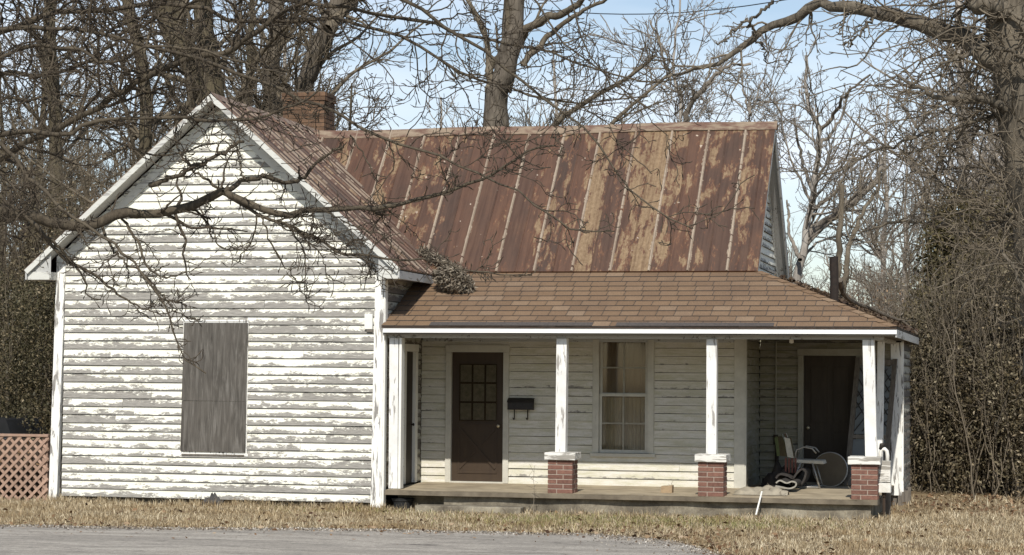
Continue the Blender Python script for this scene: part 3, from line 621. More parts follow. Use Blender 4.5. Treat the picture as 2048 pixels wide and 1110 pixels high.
# columns on brick piers
def pier(xc, w_, y0, dpt, z0, z1, capw):
    core = MB(); core.box(xc-w_/2+.006, xc+w_/2-.006, y0+.006, y0+dpt-.006, z0, z1); mo = core.build('brick_pier', 'mortar', house)
    b = MB(); rows = 7; ch = (z1-z0)/rows; rr = random.Random(int(xc*100))
    for r in range(rows):
        za = z0+r*ch+.007; zb = z0+(r+1)*ch-.007
        cuts = [0, .62, 1] if r % 2 else [0, .36, 1]
        for (A, B, fixed, ax) in ((xc-w_/2, xc+w_/2, y0, 0), (y0, y0+dpt, xc+w_/2, 1), (y0, y0+dpt, xc-w_/2, 2)):
            for c0, c1 in zip(cuts[:-1], cuts[1:]):
                a = A+(B-A)*c0+(.006 if c0 else 0); c = A+(B-A)*c1-(.006 if c1 < 1 else 0); j = rr.uniform(-.0015, .0015)
                if ax == 0: b.box(a, c, fixed-.001+j, fixed+.05, za, zb)
                elif ax == 1: b.box(fixed-.05, fixed+.001+j, a+.052, c, za, zb)
                else: b.box(fixed-.001+j, fixed+.05, a+.052, c, za, zb)
    b.build('bricks', 'brick', mo, .002)
    m_ = MB(); m_.box(xc-capw/2, xc+capw/2, y0-.045, y0+dpt+.045, z1, z1+.11); m_.build('pier_cap', 'cap paint', mo, .01)
for xc, zt in ((-6.625, .79), (-4.405, .80), (-2.215, .80)): pier(xc, .37, 30.90, .37, .30, zt, .46)
def column(xb, xt, w_, y, z0, z1, name='porch_column'):
    m_ = MB(); h = w_/2; m_.hexa([(xb-h, y-h, z0), (xb+h, y-h, z0), (xb+h, y+h, z0), (xb-h, y+h, z0), (xt-h, y-h, z1), (xt+h, y-h, z1), (xt+h, y+h, z1), (xt-h, y+h, z1)]); return m_.build(name, 'column paint', house, .005)
zt = FEZ-.171
column(-6.655, -6.645, .155, 31.11, .90, zt); column(-4.42, -4.42, .15, 31.11, .91, zt); column(-2.13, -2.17, .165, 31.11, .91, zt)
column(-9.215, -9.225, .14, 31.11, .315, zt); column(-2.12, -2.09, .10, 32.6, .32, zt)
part_box('wall_plate', 'trim', (-9.14, -9.10, 31.04, 31.2, .315, zt), bevel=.003)

# front door
def door(x0, x1, z0, z1, Y, mat, cas, knobx, fm='porch shade trim'):
    d = MB(); d.box(x0, x1, Y+.03, Y+.075, z0, z1)
    do = d.build('door', mat, house, .003); h = z1-z0
    f = MB(); cw = cas
    f.box(x0-cw, x0-.004, Y-.034, Y+.09, z0-.02, z1); f.box(x1+.004, x1+cw, Y-.034, Y+.09, z0-.02, z1); f.box(x0-cw-.01, x1+cw+.01, Y-.037, Y+.09, z1+.002, z1+cw+.02); f.build('door_frame', fm, house, .003)
    t = MB(); t.box(x0-.02, x1+.02, Y-.05, Y+.03, z0-.035, z0); t.build('door_sill', fm, house, .003)
    k = MB(); k.tube([(knobx, Y+.03, z0+.43*h), (knobx, Y+.0, z0+.43*h), (knobx, Y-.01, z0+.43*h), (knobx, Y-.03, z0+.43*h)], [.012, .012, .028, .018], 12); k.build('door_knob', 'brass', do, smooth=True)
    return do
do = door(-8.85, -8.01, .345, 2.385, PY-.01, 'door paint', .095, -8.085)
Yd = PY-.01+.03
mb = MB(); gx = [-8.73, -8.52, -8.31, -8.12]; gz = [1.30, 1.595, 1.90, 2.20]
for i in range(3):
    for j in range(3): mb.box(gx[i]+.015, gx[i+1]-.015, Yd-.006, Yd+.0-.001, gz[j]+.015, gz[j+1]-.015)
mb.build('blind', 'blind', do)
mb = MB()
for i in range(4): mb.box(gx[i]-.012, gx[i]+.012, Yd-.018, Yd-.007, gz[0], gz[3])
for j in range(4): mb.box(gx[0], gx[3], Yd-.0175, Yd-.0075, gz[j]-.012, gz[j]+.012)
mb.build('muntin', 'door paint', do)
mb = MB(); mb.box(gx[0], gx[3], Yd-.024, Yd-.0185, gz[0], gz[3]); mb.build('storm_glass', 'screen mesh', do)
mb = MB()
for a, b in (((-8.72, .55), (-8.14, 1.18)), ((-8.72, 1.18), (-8.14, .55))): mb.beam((a[0], Yd-.006-(.004 if a[1] > 1 else 0), a[1]), (b[0], Yd-.006-(.004 if a[1] > 1 else 0), b[1]), .016, .05, up=(0, 1, 0)) if False else mb.beam((a[0], Yd-.008-(.005 if a[1] > 1 else 0), a[1]), (b[0], Yd-.008-(.005 if a[1] > 1 else 0), b[1]), .012, .035)
for a in ((-8.75, -8.72, .50, 1.23), (-8.14, -8.11, .50, 1.23)): mb.box(a[0], a[1], Yd-.010, Yd-.001, a[2], a[3])
mb.box(-8.75, -8.11, Yd-.0105, Yd-.0015, .47, .50); mb.box(-8.75, -8.11, Yd-.0105, Yd-.0015, 1.23, 1.26); mb.build('door_panel', 'door paint', do, .002)
mb = MB(); mb.box(-8.011, -7.99, Yd-.03, Yd+.0, 2.06, 2.22); mb.build('hinge', 'black metal', do)
# recess door
d2 = door(-3.47, -2.64, .345, 2.38, RY-.01, 'dark door', .095, -3.40, 'deep shade trim')
mb = MB()
for (a, b, c, d) in ((-3.36, -3.10, 1.3, 2.2), (-3.0, -2.75, 1.3, 2.2), (-3.36, -3.10, .5, 1.15), (-3.0, -2.75, .5, 1.15)): mb.box(a, b, RY+.008, RY+.0195, c, d)
mb.build('door_panel', 'dark door', d2, .003)
# side door in the wing's side wall (faces right)
mb = MB(); mb.box(WX1-.06, WX1-.02, 32.16, 32.66, .33, 2.38); d3 = mb.build('door', 'dark door', house, .003)
mb = MB(); mb.box(WX1-.08, WX1+.030, 32.05, 32.155, .33, 2.385); mb.box(WX1-.08, WX1+.030, 32.665, 32.80, .33, 2.385); mb.box(WX1-.08, WX1+.033, 32.03, 32.82, 2.387, 2.50); mb.build('door_frame', 'trim', house, .003)
mb = MB(); mb.tube([(WX1-.02, 32.6, 1.24), (WX1+.0, 32.6, 1.24), (WX1+.012, 32.6, 1.24), (WX1+.03, 32.6, 1.24)], [.012, .012, .028, .016], 10); mb.build('door_knob', 'black metal', d3, smooth=True)
# porch window: double hung, curtains behind
wx0, wx1, wz0, wz1 = -6.47, -5.70, .86, 2.60
win = MB(); cw = .10
win.box(wx0-cw, wx0, PY-.035, PY+.10, wz0-.03, wz1); win.box(wx1, wx1+cw, PY-.035, PY+.10, wz0-.03, wz1); wo = win.build('window', 'porch shade trim', house, .003)
mb = MB(); mb.box(wx0-cw-.03, wx1+cw+.03, PY-.06, PY+.02, wz0-.09, wz0-.035); mb.build('window_sill', 'porch shade trim', wo, .004)
def sash(x0, x1, z0, z1, y, nm='sash'):
    s_ = MB(); t = .04; s_.box(x0, x0+t, y, y+.03, z0, z1); s_.box(x1-t, x1, y, y+.03, z0, z1); s_.box(x0+t, x1-t, y, y+.03, z0, z0+t+.01); s_.box(x0+t, x1-t, y, y+.03, z1-t, z1)
    s_.build(nm, 'porch shade trim', wo); s_ = MB()
    xc = (x0+x1)/2; zc = (z0+z1)/2; s_.box(xc-.014, xc+.014, y+.002, y+.028, z0+t+.01, z1-t); s_.box(x0+t, xc-.015, y+.003, y+.027, zc-.013, zc+.013); s_.box(xc+.015, x1-t, y+.003, y+.027, zc-.013, zc+.013); s_.build('muntin', 'deep shade trim', wo)
    g = MB(); g.box(x0+t, x1-t, y+.012, y+.016, z0+t, z1-t); g.build('pane', 'glass', wo)
zm = 1.715
sash(wx0+.005, wx1-.005, zm-.0, wz1-.0, PY+.035); sash(wx0+.005, wx1-.005, wz0-.03, zm+.035, PY-.0)
def curtain(x0, x1, z0, z1, y, amp, fold, mat, nm, seed=0, gather=0.0):
    c = MB(); n = 60; rr = random.Random(seed); ph = [rr.uniform(0, 6) for _ in range(3)]
    def P(i, z):
        t = i/n; k = (z-z0)/(z1-z0); x = x0+(x1-x0)*t+gather*math.sin(math.pi*(1-k))*(t-.5); return (x, y+amp*(math.sin(t*fold+ph[0])+.5*math.sin(t*fold*2.3+ph[1]+k)), z)
    m_ = 6
    for i in range(n):
        for j in range(m_):
            za, zb = z0+(z1-z0)*j/m_, z0+(z1-z0)*(j+1)/m_; c.poly((P(i, za), P(i+1, za), P(i+1, zb), P(i, zb)))
    c.build(nm, mat, wo, smooth=True)
curtain(wx0, -6.07, wz0, wz1+.02, PY+.13, .012, 30, 'curtain', 'curtain', 1); curtain(-6.09, wx1, wz0, wz1+.02, PY+.137, .012, 30, 'curtain', 'curtain', 2)
curtain(wx0, wx1, zm-.02, wz1+.02, PY+.09, .004, 40, 'dim curtain', 'blind', 5)
mb = MB(); mb.box(wx0-.02, wx1+.02, PY+.17, PY+.18, wz0-.1, wz1+.1); mb.build('dark_backing', 'interior', wo)  # dark sheet standing in for the unlit room behind the curtains
# boarded window on the wing
mb = MB(); rr = random.Random(3)
x0, x1, z0, z1 = -12.545, -11.545, .825, 2.795; n = 10
zs = atY(430, 802, WY)[2]; f_ = lambda z, a, b: a+(b-a)*(z-z0)/(z1-z0)
for za, zb_ in ((z0, zs-.002), (zs+.002, z1)):
    l0, l1, r0_, r1_ = f_(za, x0-.045, x0-.015), f_(zb_, x0-.045, x0-.015), f_(za, x1+.01, x1+.022), f_(zb_, x1+.01, x1+.022); bow = .008 if za > z0 else 0
    mb.hexa([(l0, WY-.045-bow, za), (r0_, WY-.045, za-.004), (r0_, WY-.032, za-.004), (l0, WY-.032-bow, za), (l1, WY-.045, zb_), (r1_, WY-.045, zb_-.002), (r1_, WY-.032, zb_-.002), (l1, WY-.032, zb_)])
if 0: mb.hexa([(x0-.045, WY-.045, z0+.005), (x1+.01, WY-.045, z0-.005), (x1+.01, WY-.032, z0-.005), (x0-.045, WY-.032, z0+.005), (x0-.015, WY-.045, z1), (x1+.022, WY-.045, z1+.005), (x1+.022, WY-.032, z1+.005), (x0-.015, WY-.032, z1)])
bw = mb.build('boarded_window', 'plywood', house, .002)
mb = MB(); mb.box(-12.6, -11.5, WY-.028, WY+.05, .76, .80); mb.box(-12.575, -12.55, WY-.026, WY+.05, .80, 2.81); mb.box(-11.55, -11.52, WY-.026, WY+.05, .80, 2.81); mb.box(-12.6, -11.5, WY-.03, WY+.05, 2.812, 2.84)
mb.box(-12.56, -11.54, WY-.02, WY+.04, .80, 2.81); mb.build('window_frame', 'peeling trim', bw)
mb = MB()
mb.box(-12.575, -11.555, WY-.036, WY-.02, .765, .785); mb.build('sill_strip', 'grey wood', bw)
# chimney behind the ridge junction
cx0, cx1, cy0, cy1, cz0, cz1 = -12.80, -12.02, 36.0, 36.6, 5.6, 7.04
mb = MB(); mb.box(cx0+.008, cx1-.008, cy0+.008, cy1-.008, cz0, cz1-.02); ch = mb.build('chimney', 'chimney mortar', house)
mb = MB(); rows = int((cz1-cz0)/.078); rr = random.Random(8)
for r in range(rows):
    za = cz0+r*.078+.005; zb = za+.068; ex = .02 if r >= rows-2 else 0
    nb = 4; off = (r % 2)*.5
    for (A, B, ax) in ((cx0-ex, cx1+ex, 0), (cy0-ex, cy1+ex, 1)):
        q = [A]+[A+(B-A)*(i+off)/nb for i in range(0 if off else 1, nb)]+[B]
        for a, b in zip(q[:-1], q[1:]):
            if b-a < .03: continue
            j = rr.uniform(-.004, .004)
            if ax == 0: mb.box(a+.004, b-.004, cy0-ex+j, cy0+.05, za, zb)
            else: mb.box(cx1-.05, cx1+ex+j, a+.054 if a == A else a+.004, b-.004, za, zb)
mb.build('bricks', 'chimney brick', ch, .003)
# black vent pipe through the porch roof, conduit, lamp
PP = atY(1668, 588, 33.6)
mb = MB(); x, z = PP[0], PP[2]; mb.tube([(x, 33.6, z-.35), (x+.005, 33.6, z+.2), (x-.005, 33.6, z+.58)], [.072, .068, .07], 14); mb.build('vent_pipe', 'sooty pipe', house, smooth=False)
mb = MB(); mb.tube([(PX1+.28, RY-.03, .36), (PX1+.28, RY-.03, 2.6)], .014, 8); mb.build('conduit', 'deep shade trim', house); mb = MB(); mb.tube([(PX1+.28, RY-.045, .95), (PX1+.28, RY-.045, 1.1)], .035, 8); mb.tube([(PX1+.30, RY-.045, .36), (PX1+.30, RY-.045, .95)], .03, 8); mb.build('conduit', 'dark wood', house)
mb = MB(); lx = atY(1583, 682, 32.2)[0]; mb.tube([(lx, 32.2, FEZ-.121), (lx, 32.2, FEZ-.15), (lx, 32.2, FEZ-.155), (lx, 32.2, FEZ-.2), (lx, 32.2, FEZ-.21)], [.05, .05, .03, .035, .01], 12); mb.build('ceiling_lamp', 'white plastic', house, smooth=True)
# shed end of the right eave: closing boards
mb = MB(); mb.poly([(REX-.03, BY-.002, FEZ-.03), (HT.x, BY-.002, HT.z-.02), (HT.x, BY-.002, 2.6), (REX-.03, BY-.002, 2.6)]); mb.build('rear_wall', 'bare siding', house)

# ---------------------------------------------------------------- fast mesh from arrays
def np_mesh(name, V, Fq, mat, parent=None, smooth=False):
    o0 = np.array(root_loc(parent)) if parent else np.zeros(3)
    me = bpy.data.meshes.new(name); V = (np.asarray(V)-o0).astype(np.float32); Fq = np.asarray(Fq, dtype=np.int32); k = Fq.shape[1]
    me.vertices.add(len(V)); me.vertices.foreach_set('co', V.ravel()); me.loops.add(Fq.size); me.loops.foreach_set('vertex_index', Fq.ravel())
    me.polygons.add(len(Fq)); me.polygons.foreach_set('loop_start', np.arange(0, Fq.size, k, dtype=np.int32)); me.polygons.foreach_set('loop_total', np.full(len(Fq), k, dtype=np.int32))
    if smooth: me.polygons.foreach_set('use_smooth', np.ones(len(Fq), dtype=bool))
    me.materials.append(MATS[mat]); me.update(calc_edges=True); me.validate()
    o = bpy.data.objects.new(name, me); COL.objects.link(o)
    if parent: o.parent = parent
    return o

# ---------------------------------------------------------------- ground, road, grass
def road_edge_pts():
    base = [(-80, 20), (-30, 24.2), (-20, 25.0), (-13, 25.72), (-8.5, 26.60), (-6.0, 26.86), (-5.0, 26.85), (-4.5, 26.5), (-4.05, 25.9), (-3.6, 24.9), (-3.0, 23.6), (-2.2, 22.2), (-1, 20.6), (2, 18.2), (12, 14), (60, 5)]
    out = []
    for (a, b), (c, d) in zip(base[:-1], base[1:]):
        n = max(1, int(math.hypot(c-a, d-b)/.12)) if -16 < a < 2 else 4
        for i in range(n):
            t = i/n; x, y = a+(c-a)*t, b+(d-b)*t
            out.append((x, y+.045*math.sin(x*5.1+y*3)+.03*math.sin(x*13.7+y*7)+.06*math.sin(x*1.3)+random.uniform(-.03, .03)))
    out.append(base[-1]); return out
EDGE = road_edge_pts()
ex_ = np.array([p[0] for p in EDGE]); ey_ = np.array([p[1] for p in EDGE])
mb = MB()
for (a, b), (c, d) in zip(EDGE[:-1], EDGE[1:]): mb.poly([(a, -40, .0), (c, -40, .0), (c, d, .0), (a, b, .0)])
road = mb.build('road', 'asphalt'); prop(road, 'grey worn asphalt road along the front of the lawn', 'road', kind='structure'); road.location.z = .012
mb = MB(); mb.poly([(-700, -300, 0), (700, -300, 0), (700, 1200, 0), (-700, 1200, 0)]); gr = mb.build('ground', 'dry ground'); prop(gr, 'dry winter ground with thin straw coloured turf', 'ground', kind='structure')

rng = np.random.default_rng(5)
def edge_y(x): return np.interp(x, ex_, ey_)
def blades(N, xr, yr, hmin, hmax, width, keep, seed, lean=.95):
    r = np.random.default_rng(seed); x = r.uniform(*xr, N); y = r.uniform(*yr, N); k = keep(x, y, r); x, y = x[k], y[k]; n = len(x)
    cl = .5+.5*np.sin(x*3.1+np.sin(y*4.))*np.sin(y*5.3+x); c2_ = .5+.5*np.sin(x*17+4*np.sin(y*7))*np.sin(y*23+3*np.sin(x*6)); h = r.uniform(hmin, hmax, n)*(.35+.5*cl+.7*c2_**1.5); a = r.uniform(0, 2*np.pi, n); ln = r.uniform(0, lean, n)*h*1.6; b = r.uniform(0, 2*np.pi, n)
    w_ = width*r.uniform(.6, 1.4, n); dx, dy = np.cos(a)*w_/2, np.sin(a)*w_/2; lx, ly = np.cos(b)*ln, np.sin(b)*ln; z0 = np.zeros(n)-.005
    V = np.stack([np.stack([x-dx, y-dy, z0], 1), np.stack([x+dx, y+dy, z0], 1), np.stack([x+dx*.8+lx*.4, y+dy*.8+ly*.4, h*.6], 1), np.stack([x-dx*.8+lx*.4, y-dy*.8+ly*.4, h*.6], 1),
                  np.stack([x+lx+dx*.15, y+ly+dy*.15, h*np.maximum(.35, 1-(ln/np.maximum(h, .001))**2*.35)], 1), np.stack([x+lx-dx*.15, y+ly-dy*.15, h*np.maximum(.35, 1-(ln/np.maximum(h, .001))**2*.35)], 1)], 1)
    i = np.arange(n)*6; F = np.concatenate([np.stack([i, i+1, i+2, i+3], 1), np.stack([i+3, i+2, i+4, i+5], 1)]); return V.reshape(-1, 3), F
def house_block(x, y):
    inw = (x > -14.6) & (x < -9.3) & (y > 31.02); inp = (x >= -9.3) & (x < -2.05) & (y > 30.95); inr = (x >= -2.1) & (x < -1.9) & (y > 34.9); st = (x > -8.75) & (x < -7.15) & (y > 30.6)
    return inw | inp | inr | st
def keep1(x, y, r):
    e = edge_y(x); d = y-e; p = np.clip((d+.02)/.35, 0, 1); bare = .5+.5*np.sin(x*1.1+2)*np.sin(y*1.7+x*.6); bare *= .35+.65*(np.sin(x*9+2*np.sin(y*5))*np.sin(y*13+x*3) > -.35)
    return (r.uniform(0, 1, len(x)) < p*(.45+.55*bare)) & ~house_block(x, y)
V, Fq = blades(190000, (-17, 2.5), (23.5, 31.7), .02, .088, .0075, keep1, 1); g1 = np_mesh('grass', V, Fq, 'dry grass'); prop(g1, 'dry straw coloured winter grass covering the strip before the house', 'grass', kind='stuff')
def keep2(x, y, r): return (r.uniform(0, 1, len(x)) < np.where(y > 32.6, .10, .8)) & ~house_block(x, y)
V, Fq = blades(45000, (-2.2, 5), (29.5, 38.0), .04, .12, .010, keep2, 2); g2 = np_mesh('grass', V, Fq, 'dry grass'); prop(g2, 'dry grass on the side yard to the right of the house', 'grass', kind='stuff')
def keep3(x, y, r):
    d1 = np.exp(-(((x+6.1)/1.3)**2+((y-29.2)/.9)**2)); d2 = np.exp(-(((x+3.9)/1.0)**2+((y-29.6)/.8)**2)); d3 = np.exp(-(((x+9.5)/1.2)**2+((y-30.3)/.4)**2))*.4
    return (r.uniform(0, 1, len(x)) < np.clip(d1+d2+d3, 0, 1)*.75) & (y > edge_y(x)+.2) & ~house_block(x, y)
V, Fq = blades(32000, (-12, -2), (27, 31.2), .04, .11, .009, keep3, 3); g3 = np_mesh('green_grass', V, Fq, 'green grass'); prop(g3, 'patches of greener grass in front of the porch', 'grass', kind='stuff')
def keep4(x, y, r): return (np.abs(y-np.where(x < -9.35, 30.93, 30.85)) < .12+.1*np.sin(x*3)) & (r.uniform(0, 1, len(x)) < np.where((x > -8.4), .18, 1.0)) & ~house_block(x, y)
V, Fq = blades(34000, (-16, -1.6), (30.4, 31.1), .04, .14, .007, keep4, 4, .5); g4 = np_mesh('tall_grass', V, Fq, 'dry grass'); prop(g4, 'taller dry grass along the foot of the house walls', 'grass', kind='stuff')
def leaf_cloud(P, size, r, flat=0.0, asp=.55, curl=.25):
    n = len(P); a = r.normal(size=(n, 3)); a[:, 2] *= (1-flat); a /= np.linalg.norm(a, axis=1)[:, None]; b = r.normal(size=(n, 3)); b[:, 2] *= (1-flat); b -= a*(a*b).sum(1)[:, None]; b /= np.linalg.norm(b, axis=1)[:, None]
    c = np.cross(a, b); s = (size*r.uniform(.55, 1.4, n))[:, None]; w_ = s*asp
    V = np.stack([P-a*s*.5, P-b*w_*.5+c*s*curl*.3, P+a*s*.5, P+b*w_*.5+c*s*curl*.3], 1); i = np.arange(n)*4; return V.reshape(-1, 3), np.stack([i, i+1, i+2, i+3], 1)
# leaf litter
r = np.random.default_rng(9); N = 26000; x = r.uniform(-16, 4, N); y = r.uniform(23.6, 38, N); d = y-edge_y(x)
p = np.where(x > -4.8, np.exp(-np.abs(d-.5)/1.0)*.9, np.exp(-np.abs(d-.1)/.35)*.45)+.07+np.where((x > -1.8) & (y > 32.4), .5, 0); k = (r.uniform(0, 1, N) < p) & ((d > -.25)) & ~house_block(x, y)
P = np.stack([x[k], y[k], r.uniform(.012, .07, k.sum())], 1); V, Fq = leaf_cloud(P, .07, r, .72, .6); ll = np_mesh('leaf_litter', V, Fq, 'dead leaves'); prop(ll, 'fallen brown leaves scattered along the road edge and lawn', 'fallen leaves', kind='stuff')
N = 500; x = r.uniform(-14, -2.4, N); y = edge_y(x)-r.exponential(.5, N)-.0; P = np.stack([x, y, np.full(N, .022)], 1); V, Fq = leaf_cloud(P, .045, r, .9, .6, .1); l2 = np_mesh('leaf_litter', V, Fq, 'dead leaves'); prop(l2, 'small brown leaves blown onto the grey asphalt', 'fallen leaves', kind='stuff')
N = 9000; x = r.uniform(-16, -2, N); y = edge_y(x)+r.normal(-.03, .10, N)-np.where((x > -5.2), r.exponential(.35, N), 0); P = np.stack([x, y, r.uniform(.016, .03, N)], 1); V, Fq = leaf_cloud(P, .022, r, .3, .8, .1); g5 = np_mesh('gravel', V, Fq, 'gravel'); prop(g5, 'loose pale grit along the crumbling edge of the asphalt', 'gravel', kind='stuff')
# leaves gathered on the porch roof's right slope
N = 2200; u = r.uniform(0, 1, N)**.8; v = r.uniform(0, 1, N); xx = HT.x+(REX-HT.x)*u; yy = 33.1+(BY-33.1)*v; zz = HT.z+(FEZ-HT.z)*u; k = (yy > HT.y+(FEY-HT.y)*u+.5)
k &= r.uniform(0, 1, N) < np.clip((yy-33.6-(1-u)*.5)/3.2, 0, 1)
P = np.stack([xx, yy, zz+.02+r.uniform(0, .07, N)*((yy-32)/4)], 1)[k]; V, Fq = leaf_cloud(P, .08, r, .3, .6); l3 = np_mesh('roof_leaves', V, Fq, 'old leaves'); prop(l3, 'dead leaves caught on the right slope of the shingled porch roof', 'fallen leaves', kind='stuff')

# ---------------------------------------------------------------- things on and round the porch
t = thing('mailbox', (-7.70, PY-.06, 1.5), 'small black wall mailbox with two newspaper hooks beside the brown front door', 'mailbox')
mb = MB(); x0, x1 = -7.915, -7.50; mb.hexa([(x0, PY-.13, 1.485), (x1, PY-.13, 1.485), (x1, PY-.035, 1.485), (x0, PY-.035, 1.485), (x0, PY-.11, 1.63), (x1, PY-.11, 1.63), (x1, PY-.035, 1.655), (x0, PY-.035, 1.655)]); mb.build('box', 'black metal', t, .006)
mb = MB(); mb.hexa([(x0-.006, PY-.138, 1.60), (x1+.006, PY-.138, 1.60), (x1+.006, PY-.04, 1.665), (x0-.006, PY-.04, 1.665), (x0-.006, PY-.125, 1.625), (x1+.006, PY-.125, 1.625), (x1+.006, PY-.04, 1.672), (x0-.006, PY-.04, 1.672)]); mb.build('lid', 'black metal', t, .002)
for hx in (-7.815, -7.60):
    mb = MB(); mb.tube([(hx, PY-.06, 1.49), (hx, PY-.06, 1.36), (hx, PY-.075, 1.335), (hx, PY-.11, 1.335), (hx-.01, PY-.12, 1.36)], .009, 8); mb.build('hook', 'black metal', t, smooth=True)

# folding lawn chair: metal tube legs, webbed back with coloured stripes
t = thing('lawn_chair', (-3.4, 33.7, .315), 'metal tube lawn chair with striped webbed back standing in the porch corner', 'chair')
CX, CY, CZ = -3.36, 33.55, .315
S = .40
def cp(x, y, z): return (CX+x, CY+y, CZ+z)
# side view faces the viewer: the chair looks to the right (+X)
for yy in (-.24, .24):
    mb = MB(); mb.tube([cp(.00, yy, .40), cp(-.16, yy, .0)], .014, 8); mb.build('leg', 'aluminium', t, smooth=True)
    mb = MB(); mb.tube([cp(.18, yy, .40), cp(.30, yy, .0)], .014, 8); mb.build('leg', 'aluminium', t, smooth=True)
    mb = MB(); mb.tube([cp(-.16, yy, .03), cp(.30, yy, .03)], .013, 8); mb.build('runner', 'aluminium', t, smooth=True)
    mb = MB(); mb.tube([cp(-.10, yy, .42), cp(-.06, yy, .60), cp(.05, yy, .645), cp(.18, yy, .62), cp(.24, yy, .55)], .012, 8); mb.build('armrest', 'aluminium', t, smooth=True)
    mb = MB(); mb.tube([cp(-.10, yy, .40), cp(-.28, yy, .84)], .013, 8); mb.build('back_tube', 'aluminium', t, smooth=True)
mb = MB(); mb.hexa([cp(-.10, -.25, .40), cp(.36, -.25, .385), cp(.36, .25, .385), cp(-.10, .25, .40), cp(-.12, -.25, .45), cp(.34, -.25, .44), cp(.34, .25, .44), cp(-.12, .25, .45)]); mb.build('seat', 'pale webbing', t, .012)
for i, mt in enumerate(('green webbing', 'webbing', 'red webbing', 'webbing', 'pale webbing')):
    mb = MB(); a, b = -.30+i*.058, -.30+(i+1)*.058-.006
    f0 = -.24+i*.096
    mb.hexa([cp(-.175+.0*i, f0, .52), cp(-.15, f0+.09, .52), cp(-.14, f0+.09, .52), cp(-.165, f0, .52), cp(-.30, f0, .84), cp(-.275, f0+.09, .84), cp(-.265, f0+.09, .84), cp(-.29, f0, .84)]); mb.build('back_strap', mt, t)
mb = MB(); mb.hexa([cp(-.37, -.10, .50), cp(-.09, -.24, .48), cp(-.08, -.225, .48), cp(-.36, -.085, .50), cp(-.40, -.10, .80), cp(-.15, -.24, .78), cp(-.14, -.225, .78), cp(-.39, -.085, .80)])
mb.build('backrest', 'webbing', t, .004)
mb = MB(); mb.hexa([cp(-.20, -.262, .49), cp(-.10, -.262, .47), cp(-.10, -.25, .47), cp(-.20, -.25, .49), cp(-.25, -.262, .79), cp(-.16, -.262, .77), cp(-.16, -.25, .77), cp(-.25, -.25, .79)]); mb.build('back_strap', 'pale webbing', t, .004)
mb = MB(); mb.hexa([cp(-.36, -.262, .50), cp(-.31, -.262, .50), cp(-.31, -.25, .50), cp(-.36, -.25, .50), cp(-.40, -.262, .78), cp(-.35, -.262, .80), cp(-.35, -.25, .80), cp(-.40, -.25, .78)]); mb.build('back_strap', 'green webbing', t, .004)
mb = MB()
for i in range(4): mb.box(CX-.24+i*.05, CX-.21+i*.05, CY-.255, CY-.243, CZ+.24, CZ+.47)
mb.build('seat_slats', 'red webbing', t, .002)
# round table top on its edge behind the chair
t = thing('round_tabletop', (-3.05, 34.2, .315), 'round tan tabletop with pale rim standing on edge behind the lawn chair', 'tabletop')
c = Vector((-2.98, 34.15, .315+.27)); n_ = 36; R_ = .265
mb = MB(); rim = [c+Vector((math.cos(a)*R_, 0.03*math.sin(a), math.sin(a)*R_)) for a in [2*math.pi*i/n_ for i in range(n_)]]
mb.poly([p+Vector((0, -.012, 0)) for p in rim][::-1]); mb.poly([p+Vector((0, .012, 0)) for p in rim])
for i in range(n_): mb.poly([rim[i]+Vector((0, -.012, 0)), rim[(i+1) % n_]+Vector((0, -.012, 0)), rim[(i+1) % n_]+Vector((0, .012, 0)), rim[i]+Vector((0, .012, 0))])
mb.build('top', 'disc wood', t); mb = MB(); mb.tube([p+Vector((0, 0, 0)) for p in rim]+[rim[0]], .014, 6, cap=False); mb.build('rim', 'aluminium', t, smooth=True)
# leaning screen door
t = thing('screen_door', (-2.45, 34.6, .315), 'old wooden screen door with diamond lattice leaning at the end of the porch', 'door')
Aq = [Vector(p) for p in ((-2.78, 34.25, .33), (-2.02, 34.45, .33), (-1.98, 34.86, 2.30), (-2.70, 34.86, 2.36))]
Aq[0] = Vector(tuple(atY(1690, 940, 34.3))); Aq[3] = Vector(tuple(atY(1714, 715, 34.86))); Aq[0].z = .33; Aq[1] = Aq[0]+Vector((.62, .12, 0)); Aq[2] = Aq[3]+Vector((.62, .01, -.02))
def on(u, v): return (Aq[0].lerp(Aq[1], u)).lerp(Aq[3].lerp(Aq[2], u), v)
mb = MB()
for a, b, w_ in (((0.03, 0), (0.03, 1), .08), ((.97, 0), (.97, 1), .08), ((.08, .03), (.92, .03), .10), ((.08, .97), (.92, .97), .09), ((.08, .38), (.92, .38), .06)): mb.beam(on(*a), on(*b), w_ if abs(a[0]-b[0]) < .5 else .022, .022 if abs(a[0]-b[0]) < .5 else w_)
mb.build('frame', 'grey wood', t, .003)
mb = MB(); mb.poly([on(.1, .40), on(.9, .40), on(.9, .94), on(.1, .94)]); mb.poly([on(.1, .06), on(.9, .06), on(.9, .36), on(.1, .36)]); o = mb.build('panel', 'blue grey panel', t)
mb = MB()
for i in range(-3, 6):
    for s in (1, -1):
        pts = []
        for k in range(2):
            v = .42+.5*k; u = (.1+i*.2+k*1.1*s) if s > 0 else (.1+i*.2+(1-k)*1.1)
            pts.append((u, v))
        (u0, v0), (u1, v1) = pts
        if u0 == u1: continue
        def clip(ua, va, ub, vb):
            for bd in (.1, .9):
                pass
            ts = [0, 1]; du = ub-ua
            t0, t1 = sorted(((.1-ua)/du, (.9-ua)/du)); t0 = max(0, t0); t1 = min(1, t1)
            return None if t1-t0 < .03 else ((ua+du*t0, va+(vb-va)*t0), (ua+du*t1, va+(vb-va)*t1))
        q = clip(u0, v0, u1, v1)
        if q: mb.beam(on(*q[0])+Vector((0, -.012-.006*(s > 0), 0)), on(*q[1])+Vector((0, -.012-.006*(s > 0), 0)), .012, .012)
mb.build('lattice', 'black metal', t)
